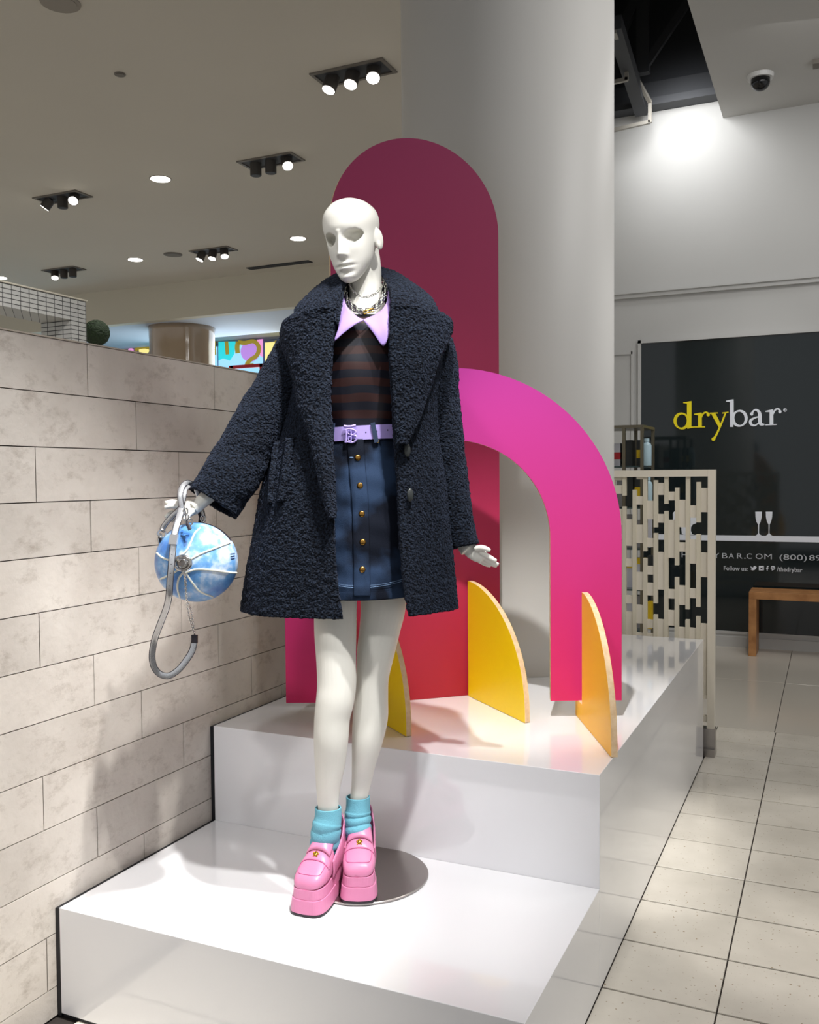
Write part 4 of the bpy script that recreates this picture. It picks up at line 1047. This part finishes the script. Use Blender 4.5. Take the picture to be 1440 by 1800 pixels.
def shoe(tip, ang, label):
    """platform loafer; local +y is the toe, x sideways"""
    t = root('platform_loafer', tip, label, 'shoe', 'pink platform loafers')
    ca, sa = cos(ang), sin(ang)
    yv = -FH*ca-UH*sa; xv = UH*ca-FH*sa          # toe direction, sideways
    T = np.array(tip)
    W_ = lambda x, y, z: T+xv*x+yv*y+ZH*z
    def foot(s, y0, y1, w0, w1, ww, inset=0, nf=10):
        """squared toe footprint"""
        pts = []; w = ww-inset
        e = 3.4
        half = []
        for a in np.linspace(0, pi/2, nf):
            half.append((w*np.sign(cos(a))*abs(cos(a))**(2/e), y0-inset-.055+(.055)*abs(sin(a))**(2/e)))
        right = [(w1-inset, y1+inset), (w*.97, (y0+y1)/2)]+half
        left = [(-x, y) for x, y in reversed(right)]
        return right+left[1:] if False else right+left
    def slab(z0, z1, in0, in1, m_, nm, y1=-.150, w=.050, lab=None):
        f0 = foot(0, 0, y1, w, .038, w, in0); f1 = foot(0, 0, y1, w, .038, w, in1); fm = foot(0, 0, y1, w, .038, w, (in0+in1)/2)
        R = [[W_(x, y, z0) for x, y in f0], [W_(x, y, (z0+z1)/2) for x, y in fm], [W_(x, y, z1) for x, y in f1]]
        o = MB().rings(R).build(nm, m_, t); bevel(o, .0015)
        if lab: o['label'] = lab
    slab(0, .007, .0010, 0, M['sole'], 'outsole', lab='black rubber outsole')
    slab(.0072, .042, 0, .0035, M['pink'], 'platform')
    slab(.0422, .068, .0055, .0075, M['pink'], 'platform')
    # upper: stations from toe back
    st = [  # y, half width, bottom, top, squareness
        (-.0095, .0120, .068, .078, 2.4), (-.0110, .0220, .068, .084, 2.4), (-.0150, .0305, .068, .091, 2.6), (-.0220, .0365, .068, .098, 2.8), (-.0330, .0405, .068, .104, 2.9), (-.0430, .0420, .068, .110, 2.8), (-.055, .0440, .068, .117, 2.6), (-.078, .0425, .068, .130, 2.4), (-.098, .0390, .069, .145, 2.3), (-.112, .0370, .070, .152, 2.3), (-.122, .0350, .072, .157, 2.2)]
    st = cr(st, 6)
    def sec(y, w, zb, zt, e, n=40, off=0):
        ring = []
        for a in np.linspace(0, 2*pi, n, endpoint=False):
            c_, s_ = cos(a), sin(a); h = zt-zb
            x = (w+off)*np.sign(c_)*abs(c_)**(2/e)
            if s_ >= 0: z = zb+h*.38+(h*.62+off)*abs(s_)**(2/e)
            else: z = zb+h*.38-(h*.38)*abs(s_)**(2/5)
            ring.append(W_(x, y, z))
        return ring
    MB().rings([sec(*s_) for s_ in st]).build('vamp', M['pink'], t, True)
    def surf(x, y, off):
        y_ = st[::-1, 0]; w = np.interp(y, y_, st[::-1, 1]); zb = np.interp(y, y_, st[::-1, 2]); zt = np.interp(y, y_, st[::-1, 3]); e = np.interp(y, y_, st[::-1, 4])
        h = zt-zb; c_ = min(.999, abs(x)/w)**(e/2); s_ = sqrt(max(0, 1-c_*c_))
        return W_(x, y, zb+h*.38+h*.62*s_**(2/e)+off)
    # apron seam, saddle strap, tongue
    ap = [(-.034, -.080), (-.034, -.050), (-.030, -.033), (-.016, -.027), (0, -.0265), (.016, -.027), (.030, -.033), (.034, -.050), (.034, -.080)]
    q = MB(); tube(q, [surf(x, y, .0004) for x, y in cr(ap, 5)], .0011, 6); q.build('apron_seam', M['pink_seam'], t, True)
    R = []
    for y in (-.066, -.069, -.078, -.087, -.090):
        R.append([surf(x, y, .0030 if -.089 < y < -.067 else .0005) for x in np.linspace(-.0425 if y > -.08 else -.0395, .0425 if y > -.08 else .0395, 28)])
    o = MB().rings(R, closed=False).build('saddle_strap', M['pink'], t, True); solid(o, .002, -1)
    q = MB(); tube(q, [surf(x, -.0665, .0012) for x in np.linspace(-.040, .040, 24)], .0012, 6); q.build('strap_edge', M['pink_seam'], t, True)
    R = []
    for y, w, o_ in ((-.092, .033, .001), (-.098, .033, .004), (-.112, .031, .006), (-.122, .029, .008), (-.130, .026, .010), (-.135, .018, .012)):
        zz = max(-.122, y)
        R.append([surf(x, zz, o_)+yv*(y-zz)+ZH*(zz-y)*.35 for x in np.linspace(-w, w, 22)])
    o = MB().rings(R, closed=False).build('tongue', M['pink'], t, True); solid(o, .003, -1)
    # gold emblem
    c = surf(0, -.078, .005); q = MB(); nv = ZH*.75+yv*.66
    up2 = ZH*.66-yv*.75
    q.ell(c, xv*.0055, up2*.0062, nv*.0035, 16, 10); q.ell(c+up2*.006, xv*.0042, up2*.003, nv*.003, 12, 8)
    for a_ in (-1, 1):
        q.ell(c+xv*a_*.006+up2*.003, xv*.0026, up2*.003, nv*.0025, 10, 6); q.ell(c+xv*a_*.005-up2*.005, xv*.002, up2*.0028, nv*.0022, 10, 6)
    q.build('emblem', M['gold'], t, True)['label'] = 'small gold medallion'
    # shank rising to the heel seat
    R = []
    for y, w, z0, z1 in ((-.120, .0385, .030, .076), (-.150, .0375, .048, .092), (-.175, .036, .080, .112), (-.200, .035, .098, .122), (-.222, .030, .102, .124), (-.229, .018, .104, .122)):
        R.append([W_(x, y, z) for x, z in ((w, z0), (w, z1), (0, z1+.002), (-w, z1), (-w, z0), (0, z0))])
    MB().rings(R).build('shank', M['pink'], t)
    # quarter: shell round the heel
    def plan(u):
        """u 0..1 from one side of the instep round the heel to the other"""
        s_ = np.interp(u, [0, .12, .30, .42, .5, .58, .70, .88, 1], [-.098, -.125, -.180, -.215, -.231, -.215, -.180, -.125, -.098])
        x_ = np.interp(u, [0, .12, .30, .42, .5, .58, .70, .88, 1], [.0405, .0385, .0365, .028, 0, -.028, -.0365, -.0385, -.0405])
        return x_, s_
    R = [[] for _ in range(10)]
    us = np.linspace(0, 1, 81); pl = cr([plan(u) for u in np.linspace(0, 1, 15)], 6); pl = np.array(pl)
    for x_, y_ in pl:
        back = max(0, min(1, (-y_-.098)/.133)); top = .110+.052*back**.8+.042*back**2.4-.006*sin(pi*back); bot = .069+.033*back
        for i, k in enumerate(np.linspace(0, 1, 10)):
            b = 1+.05*sin(pi*k)
            yy = y_ if y_ > -.2 else y_
            R[i].append(W_(x_*b*(1-.10*k*back), y_-.004*sin(pi*k)*back+.008*k*back, bot+(top-bot)*k))
    o = MB().rings(R, closed=False).build('quarter', M['pink'], t, True); solid(o, .004, 0); bake(o)
    q = MB(); tube(q, R[9], .0024, 6); q.build('topline_binding', M['pink'], t, True)
    # block heel
    R = []
    for z, k in ((0.006, 1.0), (.04, .98), (.08, 1.0), (.106, 1.08)):
        yb = -.232-.002*(z > .08)
        ring = [(.033*k, -.168+.010*(z < .05)), (.034*k, -.195), (.030*k, -.222), (.014*k, yb), (-.014*k, yb), (-.030*k, -.222), (-.034*k, -.195), (-.033*k, -.168+.010*(z < .05))]
        R.append([W_(x, y, z) for x, y in ring])
    o = MB().rings(R).build('heel', M['pink'], t); bevel(o)
    R = [[W_(x, y, z) for x, y in ring] for z in (0.0, .0058)]
    MB().rings(R).build('heel_tip', M['sole'], t)
a = onz(533, 1613, ZS); b = onz(629, 1590, ZS+.008)
shoe((a[0], a[1], ZS+.0005), radians(20), 'pink chunky platform loafer nearer the front edge, toe turned left')
shoe((b[0], b[1], ZS+.0085), radians(1), 'pink chunky platform loafer standing on the steel plate, toe pointing straight out')

# ------------------------------------------------------------------ necklaces
def chain_points(c, a, b, drop, n, ph=0): return [c+UH*a*sin(t)-FH*b*cos(t)-ZH*drop*(2*((1+cos(t))/2)**1.7-1) for t in np.linspace(0, 2*pi, n, endpoint=False)+ph]
def link_torus(mb, c, t, n, ln, wd, r):
    """one oval link: t long axis, n flat normal"""
    t = t/np.linalg.norm(t); n = n-(n@t)*t; n /= np.linalg.norm(n); s = np.cross(t, n)
    tube(mb, [c+t*ln*cos(q)+s*wd*sin(q) for q in np.linspace(0, 2*pi, 12, endpoint=False)], r, 6, view=n, closed=True)
def chain(mb, pts, ln, wd, r, closed=True):
    n = len(pts)
    for i in range(n):
        a_, b_ = pts[i], (pts[(i+1) % n] if closed else pts[min(i+1, n-1)])
        t = pts[(i+1) % n]-pts[i-1] if closed else pts[min(i+1, n-1)]-pts[max(i-1, 0)]
        out = np.cross(t, ZH); out = out/np.linalg.norm(out) if np.linalg.norm(out) > 1e-5*1 else FH
        nn = out if i % 2 else np.cross(out, t/np.linalg.norm(t))
        nn = nn+out*.5
        link_torus(mb, pts[i], t, nn, ln, wd, r)
def necklace(nm, cpx, cpy, a, b, drop, n, ln, wd, r, label, bar=False):
    c = P(cpx, cpy, 2.535); t = root(nm, c, label, 'necklace', 'necklaces at the collar')
    pts = chain_points(c, a, b, drop, n)
    mb = MB()
    if bar:
        keep = [p for i, p in enumerate(pts) if not (1 <= i <= 2)]
        for i in range(n):
            if 1 <= i <= 2: continue
            tt = pts[(i+1) % n]-pts[i-1]; out = np.cross(tt, ZH); out /= np.linalg.norm(out)
            link_torus(mb, pts[i], tt, out*.6+(out if i % 2 else np.cross(out, tt/np.linalg.norm(tt))), ln, wd, r)
        g = MB(); p0, p1 = pts[1], pts[2]; d_ = p1-p0; m0 = (p0+p1)/2-FH*.006; d_ = d_/np.linalg.norm(d_); s = np.cross(d_, FH)
        tube(g, [m0+d_*x+s*y for x, y in ((-.014, -.004), (.014, -.004), (.0155, 0), (.014, .004), (-.014, .004), (-.0155, 0))], .0014, 8, view=FH, closed=True)
        g.build('clasp', M['gold'], t, True)['label'] = 'gold bar clasp'
    else: chain(mb, pts, ln, wd, r)
    o = mb.build('chain', M['chrome'], t, True); o['kind'] = 'stuff'
necklace('chain_necklace', 643, 520, .0605, .104, .064, 46, .0078, .0056, .0021, 'outermost chunky silver chain necklace with a gold bar clasp at front', True)
necklace('chain_necklace', 643, 518, .0575, .102, .062, 42, .0074, .0052, .0019, 'second chunky silver chain necklace lying inside the outer one')
necklace('chain_necklace', 645, 505, .0480, .092, .044, 50, .0054, .0030, .0010, 'thin silver link necklace highest at the throat')

# ------------------------------------------------------------------ round sky-print bag
def bag():
    BD = 2.40; C0 = P(345.5, 988, BD); Rr = 72.5*BD/FPX
    t = root('round_handbag', C0, 'round sky-print handbag like a blue ball with cream piping, hanging from the left hand', 'handbag')
    R = []
    for i in range(49):
        ph = pi*(i+.01)/48.02
        R.append([C0+Rr*(UH*1.0*sin(ph)*cos(q)+FH*.80*sin(ph)*sin(q)+ZH*.965*cos(ph)) for q in np.linspace(0, 2*pi, 72, endpoint=False)])
    o = MB().rings(R).build('body', M['ball'], t, True)
    vw = -FW/np.linalg.norm(FW)
    def on(px, py, off=0):
        """point of the ball's near side seen at (px, py)"""
        o_ = CAM; d = ray(px, py); d = d/np.linalg.norm(d); S = np.array([1.0, 1/.80, 1/.965])
        def tr(v): return np.array([v@UH, v@FH, v@ZH])*S
        a, b = tr(d), tr(o_-C0); rr = Rr+off
        A, B, Cc = a@a, 2*a@b, b@b-rr*rr; dis = B*B-4*A*Cc
        if dis < 0: dis = 0
        return o_+d*(-B-sqrt(dis))/(2*A)
    def seam(pts):
        q = MB(); tube(q, [on(x, y, .0006) for x, y in cr(pts, 8)], .0026, 8); q.build('piping', M['ballseam'], t, True)
    seam([(318, 985), (300, 985), (285, 980), (275.5, 972)]); seam([(316, 1000), (300, 1010), (282, 1018)])
    seam([(322, 1006), (314, 1018), (312, 1034), (316, 1050)]); seam([(326, 1006), (338, 1024), (352, 1040), (374, 1049)])
    seam([(328, 1006), (345, 1001), (372, 1002), (400, 1006), (416, 1007)]); seam([(330, 986), (352, 974), (380, 963), (404, 954)])
    seam([(316, 978), (328, 968), (336, 952), (342, 938), (352, 928)])
    # dark zip panel round the top
    q = MB(); R = []
    for a in np.linspace(-.95, 1.0, 40):
        R.append([C0+Rr*1.006*(UH*sin(a)*cos(b)*1.0+ZH*.965*cos(a)*cos(b)+FH*.80*sin(b)) for b in (-.10, 0, .18, .35)])
    q.rings(R, closed=False).build('zip_panel', M['dark_leather'], t, True)
    # small print lines
    for k in range(3):
        q = MB(); tube(q, [on(405+k*.3, 974+k*4.2, .0004), on(409, 973.3+k*4.2, .0004), on(412.5, 972.8+k*4.2, .0004)], .0013, 5); q.build('print_line', M['print_blue'], t)
    # metal logo ring
    c = on(321, 990, .012); q = MB(); n = vw*.95-UH*.25; n /= np.linalg.norm(n); s = np.cross(n, ZH); s /= np.linalg.norm(s); u = np.cross(s, n)
    tube(q, [c+s*.0225*cos(a)+u*.0175*sin(a) for a in np.linspace(0, 2*pi, 30, endpoint=False)], [(.0042, .003)]*30, 8, view=n, closed=True)
    tube(q, [c+s*.015*cos(a)*.7+u*.010*sin(a)+n*.002 for a in np.linspace(.5, 5.5, 20)], .0024, 8, view=n)
    q.ell(c-s*.012+u*.003, s*.006, u*.005, n*.003, 12, 8)
    q.build('emblem_ring', M['chrome'], t, True)
    q = MB(); q.ell(c-n*.004, s*.019, u*.014, n*.003, 20, 8); q.build('emblem_disc', M['steel'], t, True)
    # straps: flat ribbons; rows (px, py, depth)
    def ribbon(rows, w, th, nm, m_, view=None, n=10):
        p = [P(*r) for r in cr(rows, n)]; k = len(p); R = []
        q = MB(); q.rings(tube_rings(p, [(w, th)]*k, 10, view=view or FH)).build(nm, m_, t, True)
        e = MB()
        for sg in (-1, 1):
            R = tube_rings(p, [(w, th)]*k, 4, view=view or FH); tube(e, [r[0] if sg > 0 else r[2] for r in R], .0009, 5)
        e.build('edge_paint', M['dark_leather'], t, True)
    # top handles over the wrist
    ribbon([(323, 905, 2.350), (318, 885, 2.345), (317, 866, 2.35), (323, 852, 2.37), (333, 849, 2.40), (343, 858, 2.43), (350, 880, 2.46), (356, 905, 2.45), (357, 915, 2.43)], .0066, .0018, 'handle', M['silver'])
    ribbon([(284, 934, 2.375), (290, 922, 2.37), (303, 907, 2.36), (317, 893, 2.355), (322, 878, 2.35), (325, 862, 2.36), (332, 854, 2.385)], .0062, .0018, 'handle', M['silver'])
    ribbon([(341, 901, 2.40), (348, 899, 2.41), (352, 908, 2.42), (351, 920, 2.425)], .0035, .002, 'handle', M['dark_leather'])
    # long strap falling in a loop below the bag
    ribbon([(319, 893, 2.335), (314, 912, 2.315), (308, 934, 2.30), (305, 955, 2.292), (302, 985, 2.285), (299, 1020, 2.29), (297, 1048, 2.30), (292, 1070, 2.33), (282, 1096, 2.37), (272, 1124, 2.40), (267.5, 1150, 2.41), (270, 1170, 2.415), (280, 1184, 2.42), (296, 1188, 2.42), (313, 1178, 2.42), (328, 1160, 2.42), (338, 1143, 2.42), (342, 1126, 2.42)], .0078, .0010, 'long_strap', M['silver'])
    q = MB(); a_, b_ = P(306.5, 940, 2.292), P(304, 957, 2.286); q.bar(a_, b_, .0110, .0032); q.build('strap_keeper', M['silver'], t)
    for py in (1000, 1022, 1038, 1051):
        pass
    hp = [(302.2, 975, 2.2795), (301, 992, 2.2790), (299.6, 1008, 2.2805), (298.3, 1030, 2.2875), (297, 1046, 2.2935)]
    for r_ in hp:
        p = P(*r_); MB().cyl(p, p-FH*.0006, .0012, 8).build('punch_hole', M['dark_leather'], t)
    q = MB(); a_, b_ = P(342, 1116, 2.42), P(342, 1130, 2.42); q.bar(a_, b_, .0078, .0035); q.build('strap_end', M['dark_leather'], t)
    # hanging chain from the emblem to the strap end
    s = cr([(324, 1006, 2.285), (326, 1022, 2.30), (327, 1042, 2.315), (329, 1062, 2.345), (332, 1082, 2.38), (337, 1100, 2.405), (342, 1115, 2.42)], 6)
    p = [P(*r_) for r_ in s]; q = MB(); chain(q, p, .0045, .0028, .0011, False); o = q.build('chain', M['chrome'], t, True); o['kind'] = 'stuff'
    s = cr([(328, 1055, 2.335), (336, 1074, 2.375), (339, 1094, 2.40), (342, 1112, 2.42)], 5)
    q = MB(); chain(q, [P(*r_) for r_ in s], .0045, .0028, .0011, False); o = q.build('chain', M['chrome'], t, True); o['kind'] = 'stuff'
    # rings and clips
    def ring(px, py, d, r1, r2, r, nrm, nm='ring'):
        c_ = P(px, py, d); q = MB(); n_ = np.array(nrm, float); n_ /= np.linalg.norm(n_); s_ = np.cross(n_, ZH+.01*UH); s_ /= np.linalg.norm(s_); u_ = np.cross(s_, n_)
        tube(q, [c_+s_*r1*cos(a)+u_*r2*sin(a) for a in np.linspace(0, 2*pi, 20, endpoint=False)], r, 8, view=n_, closed=True); q.build(nm, M['chrome'], t, True)
    ring(284, 938, 2.37, .010, .010, .0022, -FH+UH*.3); ring(281.5, 948, 2.375, .0045, .014, .0022, -FH+UH*.5)
    ring(326, 899, 2.33, .006, .009, .0018, -FH+UH*.5); ring(329, 909, 2.325, .005, .008, .0018, -FH-UH*.6); ring(332, 918, 2.325, .009, .009, .002, -FH+UH*.2)
    ring(354, 903, 2.42, .005, .008, .0018, -FH); ring(357, 912, 2.42, .006, .009, .002, -FH+UH*.3)
    ribbon([(327, 917, 2.325), (331, 924, 2.318), (334, 931, 2.312)], .0042, .0015, 'tab', M['dark_leather']); ribbon([(281, 944, 2.37), (281, 951, 2.375), (282.5, 958, 2.38)], .0035, .0015, 'tab', M['dark_leather'])
bag()

# ------------------------------------------------------------------ coloured cut-out panels
_F = onz(1028, 1262, ZU)
def arch():
    t = root('arch_panel', P(800, 1230, 3.09), 'magenta arch shaped panel with two legs in front of the raspberry panel', 'panel')
    W_ = lambda s, z, dpt=0: np.array([_F[0], _F[1], 0])+UH*s+FH*dpt+ZH*z
    c, ro, ri, zs, zb = -.442, .567, .327, 1.226, .671
    out = [(c-ro, zb)]+[(c+ro*cos(a), zs+ro*sin(a)) for a in np.linspace(pi, 0, 64)]+[(c+ro, zb)]
    inn = [(c-ri, zb)]+[(c+ri*cos(a), zs+ri*sin(a)) for a in np.linspace(pi, 0, 64)]+[(c+ri, zb)]
    k = len(out); th = .018
    v = [W_(s, z) for s, z in out]+[W_(s, z) for s, z in inn]; f = [(i, i+1, k+i+1, k+i) for i in range(k-1)]
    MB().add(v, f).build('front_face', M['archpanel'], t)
    v2 = [W_(s, z, .0003) for s, z in out]+[W_(s, z, .0003) for s, z in inn]+[W_(s, z, th) for s, z in out]+[W_(s, z, th) for s, z in inn]
    f = [(2*k+i, 3*k+i, 3*k+i+1, 2*k+i+1) for i in range(k-1)]+[(i, 2*k+i, 2*k+i+1, i+1) for i in range(k-1)]+[(k+i, k+i+1, 3*k+i+1, 3*k+i) for i in range(k-1)]+[(0, k, 3*k, 2*k), (k-1, 3*k-1, 4*k-1, 2*k-1)]+[(i, i+1, k+i+1, k+i) for i in range(k-1)]
    MB().add(v2, f).build('board', M['ply'], t)
arch()
_A = onz(702, 1233, ZU); _B = onz(827, 1222, ZU); _d = (_B-_A)/np.linalg.norm(_B-_A); _n = np.cross(_d, ZH); _n = _n if _n@FH < 0 else -_n   # _n faces the viewer
def tall():
    t = root('arch_panel', _A+_d*.08, 'tall raspberry red round-topped panel right behind the mannequin', 'panel')
    W_ = lambda s, z, o_=0: np.array([_A[0], _A[1], 0])+_d*s-_n*o_+ZH*z
    c, r, zs = .0815, .3205, 2.327; th = .018
    o_ = [(c-r, ZU+.001)]+[(c+r*cos(a), zs+r*sin(a)) for a in np.linspace(pi, 0, 64)]+[(c+r, ZU+.001)]
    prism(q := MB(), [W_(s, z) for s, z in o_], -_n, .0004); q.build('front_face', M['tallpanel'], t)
    prism(q := MB(), [W_(s, z, .0005) for s, z in o_], -_n, th); q.build('board', M['ply'], t)
tall()
def fin(foot_back, direc, length, height, m_, label, back=0.0):
    t = root('fin_panel', foot_back, label, 'panel', 'yellow curved fin panels')
    d = np.array(direc, float); d[2] = 0; d /= np.linalg.norm(d); s = np.cross(d, ZH); B = np.array(foot_back, float)
    pts = []
    for a in np.linspace(0, pi/2, 40):
        x = length*sin(a); z = height*(1-(1-cos(a))**.86*1.0) if False else height*cos(a)**1.0
        pts.append((x, z))
    # quarter of an ellipse leaning in: shallow top, steep front
    pts = [(length*(1-(1-u)**1.0)**1.0, 0) for u in (0,)][:0]
    for a in np.linspace(0, pi/2, 40): pts.append((length*sin(a)**1.12, .02+(height-.02)*cos(a)**.92))
    outl = [(-back, 0.0015), (-back, max(.05, .06) if back else height)]+([(0, .06), (0, height)] if back else [])+pts[1:]+[(length, .0015)]
    if not back: outl = [(0, .0015), (0, height)]+pts[1:]+[(length, .0015)]
    W_ = lambda x, z: B+d*x+ZH*z
    for sg in (-1, 1):
        prism(q := MB(), [W_(x, z)+s*sg*.0088 for x, z in outl], s*sg, .0004); q.build('face', m_, t)
    prism(q := MB(), [W_(x, z)-s*.0087 for x, z in outl], s, .0174); q.build('board', M['ply'], t)
e3 = onz(1080, 1332, ZU); b3 = onz(1028, 1270, ZU); L3 = np.linalg.norm((e3-b3)[:2]); zt3 = P(1029, 1040, (b3-CAM)@FW)[2]-ZU
fin(b3, e3-b3, L3, zt3, M['amber'], 'amber yellow fin panel at right propping the leg of the magenta arch', .10)
e2 = onz(927, 1271, ZU); b2 = onz(827, 1223, ZU)+_n*.002; L2 = np.linalg.norm((e2-b2)[:2]); zt2 = P(827, 1020, (b2-CAM)@FW)[2]-ZU
fin(b2, e2-b2, L2, zt2, M['yellow'], 'bright yellow fin panel in the middle before the raspberry panel')
e1 = onz(719, 1295, ZU); b1 = e1-(e2-b2)/L2*L2
# slide it back until it meets the tall panel
k_ = ((np.array([_A[0], _A[1], 0])-np.array([e1[0], e1[1], 0]))@_n)/(((b2-e2)/L2)@_n); b1 = onz(640, 1249.5, ZU); L1 = np.linalg.norm((e1-b1)[:2])
fin(b1, e1-b1, L1, zt2, M['yellow'], 'yellow fin panel partly hidden behind the mannequin legs')

fixparents()
